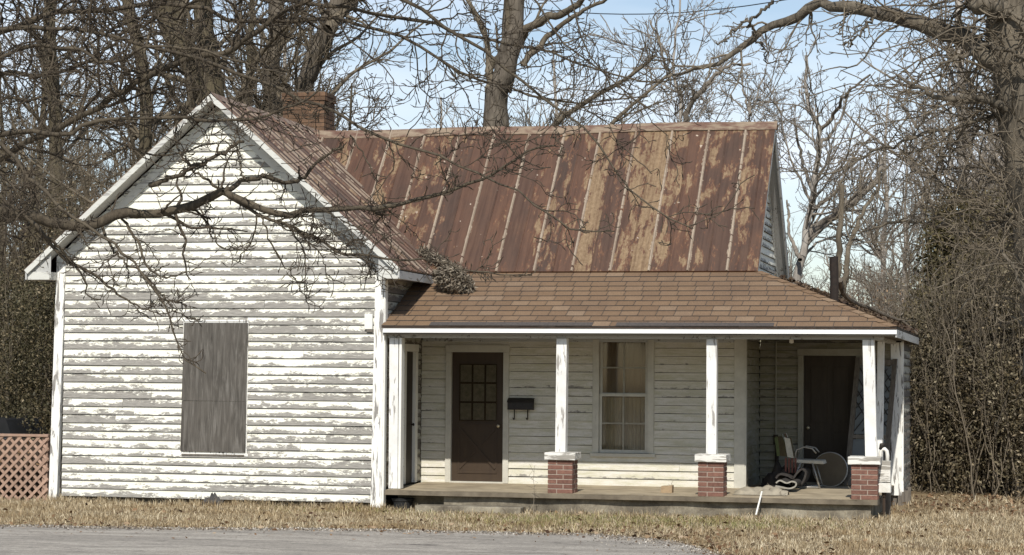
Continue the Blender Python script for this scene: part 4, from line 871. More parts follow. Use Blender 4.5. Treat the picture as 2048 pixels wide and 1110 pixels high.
# rolled rug with pale edges
def ribbon(mb, prof, y0, y1, th):
    n = len(prof)
    for i in range(n-1):
        (xa, za), (xb, zb) = prof[i], prof[i+1]; d = Vector((xb-xa, 0, zb-za)).normalized(); nn = Vector((-d.z, 0, d.x))*th/2
        a, b = Vector((xa, 0, za)), Vector((xb, 0, zb))
        for s in (1, -1): mb.poly([a+nn*s+Vector((0, y0, 0)), b+nn*s+Vector((0, y0, 0)), b+nn*s+Vector((0, y1, 0)), a+nn*s+Vector((0, y1, 0))])
        for y in (y0, y1): mb.poly([a+nn+Vector((0, y, 0)), b+nn+Vector((0, y, 0)), b-nn+Vector((0, y, 0)), a-nn+Vector((0, y, 0))])
t = thing('folded_rug', (-3.75, 33.2, .315), 'dark rug folded in waves with a pale edge on the porch floor', 'rug')
def px2(pts, Y):
    out = []
    for x, y in pts:
        p = atY(x, y, Y); out.append((p[0], p[2]))
    return out
def smooth_path(pts, m=5):
    q = []
    for i in range(len(pts)-1):
        p0, p1, p2, p3 = pts[max(i-1, 0)], pts[i], pts[i+1], pts[min(i+2, len(pts)-1)]
        for k in range(m):
            t_ = k/m; q.append(tuple(.5*((2*b)+(c-a)*t_+(2*a-5*b+4*c-d)*t_**2+(-a+3*b-3*c+d)*t_**3) for a, b, c, d in zip(p0, p1, p2, p3)))
    q.append(tuple(pts[-1])); return q
prof = smooth_path(px2([(1552, 966), (1560, 961), (1573, 966), (1584, 963), (1592, 966), (1590, 973), (1578, 977), (1562, 974), (1551, 972)], 32.2))
mb = MB(); ribbon(mb, prof, 32.22, 32.9, .018); mb.build('pile', 'dark cloth', t); mb = MB(); ribbon(mb, prof, 32.19, 32.221, .022); mb.build('edge', 'rug edge', t)
prof = smooth_path(px2([(1548, 958), (1556, 950), (1572, 953), (1582, 958), (1590, 948), (1600, 940), (1608, 946), (1604, 962), (1595, 974)], 32.7))
mb = MB(); ribbon(mb, prof, 32.95, 33.6, .03); mb.build('fold', 'dark cloth', t); 
def heap(name, label, cat, cx, cy, z0, rx, ry, h, mat, seed, rough_=.35, n=26, zc=None):
    r_ = random.Random(seed); o = []
    mb = MB(); ph = [r_.uniform(0, 6.28) for _ in range(8)]
    def H(i, j):
        u, v = i/n*2-1, j/n*2-1; rr_ = math.hypot(u, v); e = 1+.18*math.sin(math.atan2(v, u)*3+ph[0])+.12*math.sin(math.atan2(v, u)*7+ph[1])
        k = max(0, 1-(rr_/e)**2.2); b = 1+rough_*(math.sin(u*5+ph[2]+2*v)+math.sin(v*7+ph[3]-u*3))*.6+rough_*.5*math.sin(u*13+v*9+ph[4])
        return (cx+u*rx, cy+v*ry, z0+(h*k**.55*b if k > 0 else -.004))
    for i in range(n):
        for j in range(n): mb.poly((H(i, j), H(i+1, j), H(i+1, j+1), H(i, j+1)))
    ob = mb.build(name, mat); bm = bmesh.new(); bm.from_mesh(ob.data); bmesh.ops.remove_doubles(bm, verts=bm.verts, dist=1e-5); bmesh.ops.recalc_face_normals(bm, faces=bm.faces)
    for f in bm.faces: f.smooth = True
    bm.to_mesh(ob.data); bm.free(); return prop(ob, label, cat)
heap('canvas_tarp', 'crumpled tan canvas tarp lying flat at the porch edge', 'tarp', -3.76, 31.75, .318, .40, .38, .088, 'tan canvas', 17, .32)
heap('cloth_pile', 'heap of dark cloth piled against the wall left of the lawn chair', 'cloth', -3.66, 33.7, .315, .34, .45, .26, 'dark cloth', 6, .4)
heap('rock', 'dark rock in the grass at the foot of the peeling wing wall', 'rock', -12.02, 30.88, -.02, .17, .10, .17, 'rock', 8, .3, 16)
# dead limb lying on the porch roof behind the pipe
t = thing('fallen_branch', tuple(atY(1700, 600, 35.6)), 'dark dead limb lying down the porch roof slope beside the black pipe', 'branch')
mb = MB(); q = [tuple(atY(x, y, Y)) for x, y, Y in ((1680, 560, 34.6), (1684, 578, 34.8), (1694, 595, 35.0), (1712, 606, 35.4), (1740, 616, 35.8), (1775, 632, 36.2), (1808, 645, 36.5), (1835, 668, 36.6))]; q = smooth_path(q); mb.tube(q, [.045*(1-.7*i/len(q))+.004 for i in range(len(q))], 7)
for a, dx, dz in ((12, .25, .22), (18, .3, .12), (24, .2, .2), (28, .3, -.02)): p = Vector(q[a]); mb.tube([p, p+Vector((dx*.5, 0, dz*.7)), p+Vector((dx, .1, dz))], [.014, .009, .004], 5)
mb.build('limb', 'trunk bark', t)
# white stick leaning on the slab
t = thing('white_stick', (-4.0, 30.7, 0), 'thin white stick leaning against the porch edge', 'stick'); a = atY(1512, 1030, 30.55); b = atY(1524, 983, 30.83)
mb = MB(); mb.beam(a, b, .022, .018); mb.build('stick', 'white plastic', t, .002)
# wood block
t = thing('wood_block', (-5.3, 31.5, .3), 'small raw wood block lying on the porch floor near the middle pier', 'block'); a = atY(1334, 979, 31.6)
mb = MB(); z = .305; mb.hexa([(a[0]-.09, 31.55, z), (a[0]+.085, 31.52, z), (a[0]+.085, 31.68, z), (a[0]-.09, 31.7, z), (a[0]-.085, 31.56, z+.10), (a[0]+.09, 31.53, z+.115), (a[0]+.09, 31.68, z+.115), (a[0]-.085, 31.7, z+.10)]); mb.build('block', 'raw wood', t, .006)
# white utility cabinet with a bent pipe
t = thing('white_cabinet', (-1.9, 31.3, .2), 'white metal utility box with a bent pipe on top beside the right brick pier', 'utility box')
x0, x1 = atY(1754, 930, 31.2)[0], atY(1781, 930, 31.2)[0]
za, zb, zc_ = atY(1768, 985, 31.2)[2], atY(1768, 966, 31.2)[2], atY(1768, 922, 31.2)[2]
mb = MB(); mb.box(x0, x1, 31.18, 31.36, zb+.012, zc_); mb.build('upper_box', 'cap paint', t, .006); mb = MB(); mb.box(x0-.004, x1+.004, 31.17, 31.37, za, zb); mb.build('lower_box', 'white plastic', t, .005)
px_, pz = atY(1768, 905, 31.25)[0], zc_
mb = MB(); mb.tube([(px_-.05, 31.25, pz-.01), (px_-.05, 31.25, pz+.12), (px_-.03, 31.25, pz+.165), (px_+.01, 31.25, pz+.17), (px_+.04, 31.25, pz+.14), (px_+.05, 31.25, pz+.07), (px_+.05, 31.25, pz-.01)], .028, 10); mb.build('pipe', 'white plastic', t, smooth=True)
mb = MB(); mb.tube([(px_-.045, 31.25, pz+.16), (px_-.03, 31.25, pz+.23), (px_+.01, 31.25, pz+.24)], [.03, .034, .02], 10); mb.build('pipe_cap', 'black metal', t, smooth=True)
mb = MB(); mb.tube([(px_+.0, 31.26, za+.01), (px_+.0, 31.26, .0)], .022, 8); mb.tube([(px_+.0, 31.25, za), (px_+.0, 31.25, za-.06)], .032, 8); mb.build('stand_pipe', 'dark wood', t)
# dark tub under the left end of the slab
t = thing('plastic_tub', (-9.0, 31.05, 0), 'black plastic tub tucked under the left end of the porch slab', 'tub'); c = atY(806, 1000, 31.1)
mb = MB(); mb.tube([(c[0], 31.1, .0), (c[0], 31.1, .13), (c[0], 31.1, .135), (c[0], 31.1, .17)], [.13, .15, .165, .165], 18); mb.build('tub', 'rubber', t, smooth=False)
mb = MB(); mb.tube([(c[0]+.165*math.cos(a), 31.1+.165*math.sin(a), .165) for a in [i*math.pi/9 for i in range(19)]], .01, 6, cap=False); mb.build('rim', 'rubber', t)
# bundle of straw and twigs lodged in the roof valley
t = thing('twig_bundle', (-8.6, 32.3, 3.4), 'grey clump of twigs and dead leaves lodged in the roof valley above the porch', 'debris')
r = np.random.default_rng(21); c = atY(908, 563, 32.15); N = 1500; P = r.normal(size=(N, 3)); P /= np.linalg.norm(P, axis=1)[:, None]; P *= (r.uniform(.25, 1, N)**.5)[:, None]; P = c+P*np.array([.36, .24, .22]); P[:, 2] -= (P[:, 0]-c[0])*.28
V, Fq = leaf_cloud(P, .10, r, .25, .22); np_mesh('clump', V, Fq, 'straw twigs', t)
N = 900; s = r.uniform(0, 1, N); A_, B_ = atY(925, 543, 32.75), atY(842, 500, 33.1); P = A_[None]+(B_-A_)[None]*s[:, None]+r.normal(size=(N, 3))*np.array([.05, .06, .04]); V, Fq = leaf_cloud(P, .08, r, .2, .22); np_mesh('valley_straw', V, Fq, 'straw twigs', t)
# weeds
def weed(px, py, h, seed, label):
    r_ = random.Random(seed); b = atZ(px, py, 0.0); t = thing('dry_weed', tuple(b), label, 'weed', 'dry weed stalks before the porch'); mb = MB()
    pts = [Vector(b)]; 
    for i in range(7): pts.append(pts[-1]+Vector((r_.uniform(-.02, .02), r_.uniform(-.02, .02), h/7)))
    mb.tube(pts, [.005-.0004*i for i in range(8)], 5)
    for k in range(5):
        s = pts[2+k]; mb.tube([s, s+Vector((r_.uniform(-.06, .06), r_.uniform(-.05, .05), .06)), s+Vector((r_.uniform(-.12, .12), r_.uniform(-.05, .05), .12))], [.003, .003, .002], 4)
    mb.build('stalk', 'straw twigs', t)
weed(1068, 1030, .72, 1, 'tallest dry weed stalk, standing in front of the porch left of the first brick pier'); weed(1342, 1024, .42, 2, 'thin dry weed stalk below the small wood block'); weed(1540, 1032, .42, 3, 'dry weed stalk just right of the leaning white stick'); weed(1562, 1034, .36, 4, 'shorter dry weed stalk second to the right of the leaning white stick'); weed(1700, 1030, .5, 5, 'dry weed stalk against the porch foundation by the right brick pier')

# lattice fence on the left
t = thing('lattice_fence', (-15.4, 30.9, 0), 'brown wooden diamond lattice fence panel joining the left wall of the house', 'fence')
FX0, FX1, FY, FZ0, FZ1 = -17.3, -14.78, 30.95, .0, 1.05
def lat(y, sp, nm, mt, wd=.034):
    mb = MB(); H_ = FZ1-FZ0-.04
    for s, yo in ((1, 0), (-1, .012)):
        x = FX0-H_ if s > 0 else FX0
        while x < (FX1 if s > 0 else FX1+H_):
            a = (x, FZ0); b = (x+s*H_, FZ0+H_); du = b[0]-a[0]; t0, t1 = sorted(((FX0-a[0])/du, (FX1-a[0])/du)); t0 = max(0, t0); t1 = min(1, t1)
            if t1-t0 > .03: mb.beam((a[0]+du*t0, y+yo, a[1]+H_*t0), (a[0]+du*t1, y+yo, a[1]+H_*t1), .010, wd, up=(0, 0, 1)) 
            x += sp
    mb.build(nm, mt, t)
lat(FY, .158, 'lattice', 'lattice wood', .042)
mb = MB(); mb.box(FX0, FX1, FY-.02, FY+.03, FZ1-.04, FZ1); mb.build('rail', 'lattice wood', t, .003)
mb = MB(); mb.box(FX0, FX1, FY+.14, FY+.165, .36, .50); mb.box(FX0, FX1, FY+.14, FY+.165, .18, .30); mb.build('rail', 'dark wood', t, .003)
for x in (-17.25, -16.1, -14.85): mb = MB(); mb.box(x-.045, x+.045, FY+.03, FY+.12, -.05, FZ1); mb.build('post', 'lattice wood', t, .004)
r = np.random.default_rng(33); N = 1500; P = np.stack([r.uniform(FX0, FX1, N), r.uniform(FY+.2, FY+.9, N), np.abs(r.normal(0, .32, N))], 1); V, Fq = leaf_cloud(P, .09, r, 0, .5); lf = np_mesh('dead_brush', V, Fq, 'dead leaves'); prop(lf, 'dead leafy brush heaped behind the lattice fence', 'brush', kind='stuff')
mb = MB(); mb.box(FX0, FX1, FY+1.0, FY+1.04, 0, .98); 
pf = thing('board_screen', (-15.9, FY+1.02, 0), 'dark board screen behind the lattice fence', 'fence'); mb2 = MB()
x = FX0
while x < FX1: mb2.box(x, x+.135, FY+1.0, FY+1.02, 0, .95+.02*math.sin(x*9)); x += .145
mb2.build('boards', 'dark wood', pf)
mb2 = MB(); mb2.box(FX0, FX1, FY+1.021, FY+1.06, .7, .78); mb2.build('rail', 'dark wood', pf)

# parked dark truck, mostly out of frame on the left
t = thing('parked_truck', (-19.7, 38.0, 0), 'dark parked pickup truck behind the lattice fence at the left edge', 'truck')
X1 = atY(32, 850, 38)[0]; zr = atY(10, 838, 38)[2]; X0 = X1-4.9
def prism(mb, prof, y0, y1):
    n = len(prof); mb.poly([(x, y0, z) for x, z in prof]); mb.poly([(x, y1, z) for x, z in prof][::-1])
    for i in range(n): a, b = prof[i], prof[(i+1) % n]; mb.poly([(a[0], y0, a[1]), (b[0], y0, b[1]), (b[0], y1, b[1]), (a[0], y1, a[1])])
zb = zr-.47
mb = MB(); prism(mb, [(X0, .42), (X1-.02, .42), (X1, .7), (X1-.05, zb), (X0+.05, zb), (X0, .8)], 38.0, 39.8); mb.build('body', 'car paint', t, .03)
mb = MB(); prism(mb, [(X0+1.3, zb+.003), (X1-.12, zb+.003), (X1-.30, zr), (X0+2.0, zr)], 38.1, 39.7); mb.build('cab', 'car paint', t, .03)
mb = MB(); prism(mb, [(X0+1.75, zb+.06), (X1-.75, zb+.06), (X1-.75, zr-.08), (X0+2.1, zr-.08)], 38.085, 38.1); mb.build('window', 'black metal', t); 
mb = MB(); mb.box(X1-.22, X1-.10, 37.96, 38.0, zb-.02, zb+.10); mb.build('mirror', 'chrome', t, .01)
for wx in (X0+.9, X1-.9):
    mb = MB(); mb.tube([(wx, 37.98, .36), (wx, 38.22, .36)], .36, 20); wo_ = mb.build('wheel', 'rubber', t); mb = MB(); mb.tube([(wx, 37.96, .36), (wx, 37.979, .36)], .2, 16); mb.build('rim', 'chrome', wo_)
# overhead cable
t = thing('power_cable', tuple(atY(1300, 10, 55)), 'thin overhead power cable crossing the sky at the top', 'cable'); a = atY(900, 32, 60); b = atY(1900, -24, 50)
mb = MB(); pts = [Vector(a)*(1-i/20)+Vector(b)*(i/20)-Vector((0, 0, .8*math.sin(math.pi*i/20)-.55)) for i in range(-20, 41)]; mb.tube(pts, .014, 5); mb.build('wire', 'cable', t)

# ---------------------------------------------------------------- trees
def resample(P, n):
    P = np.asarray(P, float); d = np.r_[0, np.cumsum(np.linalg.norm(np.diff(P, axis=0), axis=1))]; t = np.linspace(0, d[-1], n); return np.stack([np.interp(t, d, P[:, k]) for k in range(3)], 1)
def tubes(P, R, k, start=0):
    """P (B,N,3), R (B,N): tapered tubes with k sides; returns V, F"""
    B, N, _ = P.shape; T = np.empty_like(P); T[:, 1:-1] = P[:, 2:]-P[:, :-2]; T[:, 0] = P[:, 1]-P[:, 0]; T[:, -1] = P[:, -1]-P[:, -2]; T /= np.linalg.norm(T, axis=2)[..., None]+1e-9
    ref = np.where(np.abs(T[:, :1, 2:3]) > .8, np.array([[[1., 0, 0]]]), np.array([[[0, 0, 1.]]])); ref = np.broadcast_to(ref, T.shape)
    A = np.cross(T, ref); A /= np.linalg.norm(A, axis=2)[..., None]+1e-9; C_ = np.cross(T, A); a = np.arange(k)*2*np.pi/k
    V = P[:, :, None, :]+(A[:, :, None, :]*np.cos(a)[None, None, :, None]+C_[:, :, None, :]*np.sin(a)[None, None, :, None])*R[:, :, None, None]
    i = (np.arange(B)*N*k)[:, None, None]+(np.arange(N-1)*k)[None, :, None]+np.arange(k)[None, None, :]; j = (np.arange(B)*N*k)[:, None, None]+(np.arange(N-1)*k)[None, :, None]+((np.arange(k)+1) % k)[None, None, :]
    F = np.stack([i, j, j+k, i+k], -1).reshape(-1, 4); return V.reshape(-1, 3), F+start
def join(lst):
    Vs, Fs, s = [], [], 0
    for P, R, k in lst:
        if len(P) == 0: continue
        V, F = tubes(P, R, k, s); Vs.append(V); Fs.append(F); s += len(V)
    return np.concatenate(Vs), np.concatenate(Fs)
def spawn(P, R, count, r, tmin=.15, tmax=1.0, L=(.4, 1.0), ang=(.5, 1.0), up=.25, wander=.25, N=6, rf=.6, rmax=1, rmin=.002, bias=None, bw=.3, flat=None, taper=.35, proplen=True):
    """children of polylines P (B,N,3); count is how many in all"""
    B, M, _ = P.shape; seg = np.linalg.norm(np.diff(P, axis=1), axis=2); tot = seg.sum(1)
    pid = r.choice(B, count, p=tot/tot.sum()); t = r.uniform(tmin, tmax, count)*(M-1); i = np.minimum(t.astype(int), M-2); f = (t-i)[:, None]
    p = P[pid, i]*(1-f)+P[pid, i+1]*f; rad = R[pid, i]*(1-f[:, 0])+R[pid, i+1]*f[:, 0]; tan = P[pid, i+1]-P[pid, i]; tan /= np.linalg.norm(tan, axis=1)[:, None]+1e-9
    q = r.normal(size=(count, 3))
    if flat is not None: q[:, 1] *= flat
    q -= tan*(q*tan).sum(1)[:, None]; q /= np.linalg.norm(q, axis=1)[:, None]+1e-9
    a = r.uniform(*ang, count)[:, None]; d = tan*np.cos(a)+q*np.sin(a)
    if bias is not None: d += np.array(bias)*bw
    ln = r.uniform(*L, count)
    if proplen: ln *= (tot[pid]*(1.15-.75*t/(M-1)))
    C_ = np.empty((count, N, 3)); C_[:, 0] = p; step = (ln/(N-1))[:, None]
    for k in range(1, N):
        d = d+r.normal(size=(count, 3))*wander; d[:, 2] += up/N; d /= np.linalg.norm(d, axis=1)[:, None]; C_[:, k] = C_[:, k-1]+d*step
    r0 = np.maximum(np.minimum(rad*rf, rmax), rmin); RR = r0[:, None]*np.linspace(1, taper, N)[None]; return C_, np.maximum(RR, rmin)
def traced(paths, Y0, r, n=22, dep=.5, knob=.012, nocam=False):
    """paths: list of (points in photo pixels, r0, r1[, depth offset]) put at their distance in the garden"""
    Ps, Rs = [], []
    for q in paths:
        pts, r0, r1 = q[0], q[1], q[2]; dy = q[3] if len(q) > 3 else 0.0; m_ = len(pts); ph = r.uniform(0, 6.28); sl_ = r.uniform(-dep, dep)
        P = [atY(x, y, Y0+dy+sl_*(i/(m_-1))+dep*.5*math.sin(ph+3*i/(m_-1))) for i, (x, y) in enumerate(pts)]; P = resample(np.array(smooth_path([tuple(p) for p in P])), n); P[1:] += r.normal(size=(n-1, 3))*knob
        Ps.append(P); Rs.append(np.linspace(r0, r1, n)*(1+r.normal(size=n)*.06))
    return np.array(Ps), np.array(Rs)
def onpx(P):
    v = P-CAM; z = v@fw; return 1024+F_PX*(v@RV)/z, 555-F_PX*(v@UV_)/z
def prune(P, R, bad):
    x, y = onpx(P); k = ~bad(x, y).any(1); return P[k], R[k]
def bud_radii(R, r, size=1.9):
    R = R.copy(); R[:, -2] = R[:, -2]*size; R[:, -1] = R[:, -1]*.35; return R

# ---- the near tree whose boughs hang in front of the house on the left
r = np.random.default_rng(42); YN = 14.5
base = atY(-330, 900, YN); base[2] = 0
nt_ = thing('bare_tree', (base[0], base[1], 0), 'near bare tree at the left whose knobbly budded boughs hang in front of the gable', 'tree')
top = np.array([base[0]+.1, base[1], 6.5]); trunk = resample(np.array([base, base+[.05, 0, 1.5], base+[-.05, .05, 3.0], base+[.1, 0, 4.8], top]), 14); tr_R = np.linspace(.24, .12, 14)
V, Fq = tubes(trunk[None], tr_R[None], 12); np_mesh('trunk', V, Fq, 'near bark', nt_, True)
def tk(z): 
    k = np.interp(z, trunk[:, 2], np.arange(14)); i = int(min(k, 12)); return trunk[i]*(1-(k-i))+trunk[i+1]*(k-i)
main = [
 ([(-330, 640), (-200, 500), (-60, 425), (60, 432), (130, 450), (200, 446), (250, 424), (330, 425), (392, 404), (448, 384)], .060, .030),
 ([(-330, 560), (-160, 420), (-40, 345), (22, 303), (72, 274), (123, 252), (173, 227), (223, 198), (274, 166), (324, 137), (397, 119), (454, 101), (505, 68), (562, 29), (620, 0), (700, -30)], .036, .015, .6),
 ([(-330, 520), (-150, 330), (0, 267), (126, 267), (180, 245), (260, 238), (360, 234), (433, 241), (505, 236), (577, 216), (640, 175)], .026, .007, -.3),
 ([(-300, 300), (-100, 130), (60, 40), (200, 18), (380, 12), (480, 40), (600, 40), (672, 40), (762, 58), (802, 72), (852, 101), (906, 137), (960, 162), (1033, 177), (1105, 196), (1213, 207), (1300, 191)], .028, .005, .8),
 ([(-300, 200), (-80, 30), (120, -40), (350, -25), (560, 0), (694, 16), (852, 43), (924, 68), (996, 85), (1069, 97), (1162, 124), (1231, 151), (1300, 164), (1370, 158)], .028, .005, .2),
 ([(-280, 150), (60, -60), (300, -110), (600, -80), (816, 0), (888, 50), (960, 94), (1033, 155), (1087, 191), (1141, 234), (1195, 285), (1231, 335), (1267, 386), (1330, 430), (1385, 455)], .025, .0045, -.8),
 ([(-300, 260), (-60, 80), (150, 60), (320, 100), (440, 130), (600, 195), (654, 216), (726, 260), (816, 296), (874, 306), (924, 332), (982, 357), (1033, 382), (1100, 435), (1160, 460), (1230, 462)], .020, .0045, -.4),
 ([(-300, 100), (200, -150), (700, -140), (1000, -60), (1061, 0), (1119, 65), (1159, 108), (1213, 151), (1267, 202), (1310, 222)], .024, .004, .9),
 ([(-300, 60), (300, -190), (800, -170), (1100, -60), (1141, 0), (1148, 43), (1177, 101), (1213, 151), (1228, 185)], .022, .004, -.6),
 ([(-320, 420), (-120, 230), (0, 150), (90, 150), (180, 120), (260, 60), (340, 25), (430, -20)], .024, .009, .5),
 ([(-320, 480), (-160, 330), (-20, 210), (80, 200), (140, 225), (250, 290), (330, 310), (430, 290)], .020, .006, 1.1),
 ([(-320, 380), (-100, 180), (50, 95), (160, 100), (210, 130), (290, 95), (380, 95), (470, 120), (570, 150)], .020, .006, -.9),
]
sub = [
 ([(448, 384), (490, 360), (533, 353), (578, 363), (607, 356), (631, 328), (666, 303), (687, 293)], .022, .008),
 ([(448, 384), (501, 409), (547, 423), (589, 425), (649, 418), (737, 418), (807, 405), (853, 391), (895, 382), (960, 360), (996, 339), (1047, 306), (1110, 290)], .026, .006),
 ([(455, 392), (519, 430), (575, 451), (631, 479), (684, 507), (737, 511), (807, 521), (900, 525), (929, 542), (990, 545), (1060, 552)], .014, .004),
 ([(300, 370), (350, 353), (389, 333), (434, 311), (466, 293), (484, 282)], .020, .010),
 ([(0, 285), (29, 314), (61, 360), (94, 389), (150, 440), (187, 458), (231, 494), (260, 523), (288, 551), (306, 573), (332, 616), (353, 674), (371, 721), (392, 733), (415, 746)], .016, .0045, -.8),
 ([(288, 551), (306, 569), (339, 609), (368, 631), (400, 641)], .006, .003, -.8),
 ([(72, 458), (108, 494), (130, 519), (166, 537), (202, 562), (231, 587), (274, 613), (324, 631)], .016, .004),
 ([(240, 430), (274, 483), (299, 537), (335, 553), (400, 535)], .012, .0035),
 ([(-20, 380), (60, 440), (110, 490), (140, 520), (170, 560), (172, 590), (200, 600)], .020, .004, -.4),
 ([(200, 446), (225, 500), (262, 530), (300, 560), (330, 600)], .012, .003, .2),
 ([(519, 430), (540, 480), (560, 520), (590, 560), (612, 600), (640, 615)], .007, .003),
 ([(560, 440), (600, 470), (640, 505), (655, 550), (690, 570)], .007, .003, .1),
 ([(392, 404), (420, 450), (440, 490), (470, 500), (500, 495)], .007, .003, .3),
 ([(448, 384), (400, 350), (370, 320), (350, 280), (355, 230), (330, 180)], .011, .004, .5),
 ([(490, 360), (480, 320), (470, 280), (478, 240), (500, 200)], .007, .003, -.2),
 ([(649, 418), (700, 450), (760, 470), (790, 500), (800, 540)], .006, .003, .2),
 ([(852, 50), (924, 29), (960, 22), (1040, 20)], .007, .003, .3),
 ([(700, 270), (740, 330), (760, 400), (800, 440), (840, 480)], .006, .003, .3),
 ([(870, 330), (910, 300), (940, 270), (990, 260)], .005, .0025, .3),
 ([(735, 511), (752, 545), (770, 580), (778, 575)], .005, .0025, .0),
 ([(1095, 195), (1110, 230), (1110, 270), (1125, 300)], .004, .0025, -.4),
]
Pm, Rm = traced(main, YN, r, 40, .5, .010); Ps, Rs = traced(sub, YN, r, 26, .3, .007)
# lead each main limb into the trunk
for i in range(len(Pm)):
    z = min(max(Pm[i, 0, 2]-.5, 1.9), 6.2); j = tk(z); Pm[i, 0] = j; Pm[i, 1] = j*.5+Pm[i, 2]*.5
c1, d1 = spawn(Pm[:4], Rm[:4], 60, r, .12, 1, (.10, .34), (.4, 1.1), .12, .30, 12, .55, .014, .004)
c1b, d1b = spawn(Pm, Rm, 230, r, .12, 1, (.06, .26), (.4, 1.1), .05, .32, 12, .5, .011, .0035)
c2, d2 = spawn(Ps, Rs, 110, r, .1, 1, (.08, .30), (.5, 1.2), .1, .30, 9, .55, .008, .003)
A = np.concatenate([c1, c1b]); DA = np.concatenate([d1, d1b])
t1, e1 = spawn(A, DA, 2300, r, .1, 1, (.10, .45), (.5, 1.2), .25, .33, 7, .7, .006, .0026)
t2, e2 = spawn(c2, d2, 760, r, .1, 1, (.12, .5), (.5, 1.2), .25, .33, 7, .7, .005, .0025)
low = lambda x, y: (y > 640)
t1, e1 = prune(t1, e1, low); t2, e2 = prune(t2, e2, low)
tw, ew = spawn(np.concatenate([t1, t2]), np.concatenate([e1, e2]), 4200, r, .15, 1, (.04, .16), (.5, 1.2), .3, .3, 5, .8, .0042, .0023, proplen=False)
tx, ex2 = spawn(Pm[:, 8:], Rm[:, 8:], 900, r, .0, 1, (.03, .16), (.6, 1.3), .3, .3, 5, .3, .0042, .0024, proplen=False)
ty, ey2 = spawn(Ps, Rs, 640, r, .0, 1, (.03, .16), (.6, 1.3), .3, .3, 5, .4, .0042, .0024, proplen=False)
V, Fq = join([(Pm, Rm, 8), (Ps, Rs, 7)]); np_mesh('boughs', V, Fq, 'near bark', nt_, True)
V, Fq = join([(c1, d1, 5), (c1b, d1b, 5), (c2, d2, 5), (t1, e1, 4), (t2, e2, 4)]); np_mesh('branches', V, Fq, 'near twigs', nt_)
V, Fq = join([(q, bud_radii(e, r), 4) for q, e in ((tw, ew), (tx, ex2), (ty, ey2))]); np_mesh('twigs', V, Fq, 'near twigs', nt_)

# ---- the near tree on the right
r = np.random.default_rng(77); YR_ = 16.5
tr = [atY(2150, 1300, YR_), atY(2125, 900, YR_), atY(2105, 600, YR_), atY(2075, 380, YR_), atY(2052, 220, YR_), atY(2030, 80, YR_), atY(2000, -60, YR_), atY(1980, -250, YR_)]; tr[0][2] = 0
rt = thing('gnarled_tree', (tr[0][0], tr[0][1], 0), 'near gnarled tree at the right edge with one limb arching left across the sky', 'tree')
T = resample(np.array(smooth_path([tuple(p) for p in tr])), 40); T[1:] += r.normal(size=(39, 3))*.012; TR = np.interp(np.arange(40), [0, 8, 28, 39], [.29, .235, .215, .165])*(1+r.normal(size=40)*.05)
V, Fq = tubes(T[None], TR[None], 16); np_mesh('trunk', V, Fq, 'right bark', rt, True)
lim = [
 ([(2050, 190), (1990, 120), (1920, 76), (1867, 57), (1811, 38), (1754, 26), (1700, 15), (1659, 4), (1622, 11), (1588, 34), (1557, 51), (1519, 70), (1482, 95), (1451, 117), (1406, 134), (1368, 146), (1330, 159), (1290, 168)], .085, .006),
 ([(2070, 330), (2015, 219), (1962, 200), (1905, 197), (1849, 182), (1822, 170), (1800, 151)], .05, .010),
 ([(2080, 300), (2019, 227), (1943, 246), (1849, 269), (1784, 288), (1735, 310), (1697, 333), (1659, 346), (1622, 342), (1561, 333)], .020, .004),
 ([(2010, 20), (1960, 10), (1930, -20), (1900, -40)], .08, .05),
 ([(2100, 140), (1990, 90), (1930, 110), (1880, 130), (1830, 165), (1810, 190)], .02, .006, -.4),
 ([(2090, 60), (1960, 0), (1900, 50), (1866, 78), (1812, 98), (1790, 112)], .018, .006, -.5),
 ([(1754, 26), (1735, 50), (1715, 72), (1700, 90), (1690, 85)], .012, .006, -.1),
 ([(1545, 0), (1510, 35), (1480, 48), (1460, 70), (1430, 92)], .014, .006, -.3),
 ([(1500, 42), (1512, 70), (1530, 100), (1535, 125), (1555, 125)], .010, .005, -.3),
 ([(1700, 15), (1680, 60), (1700, 75), (1720, 50)], .008, .004, .2),
 ([(2090, 420), (2020, 440), (1950, 470), (1880, 450), (1790, 440), (1720, 470)], .03, .006, .6),
 ([(2110, 700), (2040, 560), (2000, 500), (1975, 560), (1940, 600), (1915, 640), (1905, 690)], .018, .005, -.5),
 ([(2110, 640), (2060, 520), (2020, 470), (1960, 400), (1900, 380), (1840, 330)], .022, .006, .4),
]
Pm, Rm = traced(lim, YR_, r, 34, .5, .012)
for i in (0, 1, 2, 3, 10, 11, 12): 
    k = np.argmin(np.linalg.norm(T-Pm[i, 0], axis=1)); Pm[i, 0] = T[k]
a1, b1 = spawn(Pm, Rm, 150, r, .1, 1, (.10, .40), (.4, 1.1), -.05, .28, 12, .5, .010, .004)
a1x, b1x = spawn(T[None, 14:], TR[None, 14:], 130, r, 0, 1, (.5, 1.9), (.6, 1.4), -.3, .22, 12, .2, .009, .004, bias=(-1, -.2, -.1), bw=.7, proplen=False)
clear = lambda x, y: (x < 1835) & (y > 540) | (x < 1560) & (y > 250)     # boughs pruned clear of the porch
a1, b1 = prune(a1, b1, clear); a1x, b1x = prune(a1x, b1x, clear)
a2, b2 = spawn(np.concatenate([a1, a1x]), np.concatenate([b1, b1x]), 900, r, .1, 1, (.15, .55), (.4, 1.1), .0, .28, 8, .6, .0055, .003)
a2, b2 = prune(a2, b2, clear); a3, b3 = spawn(a2, b2, 1500, r, .1, 1, (.06, .22), (.4, 1.1), .2, .3, 5, .8, .0038, .0026, proplen=False)
V, Fq = join([(Pm, Rm, 9)]); np_mesh('boughs', V, Fq, 'right bark', rt, True)
V, Fq = join([(a1, b1, 5), (a1x, b1x, 5), (a2, b2, 4)]); np_mesh('branches', V, Fq, 'right twigs', rt)
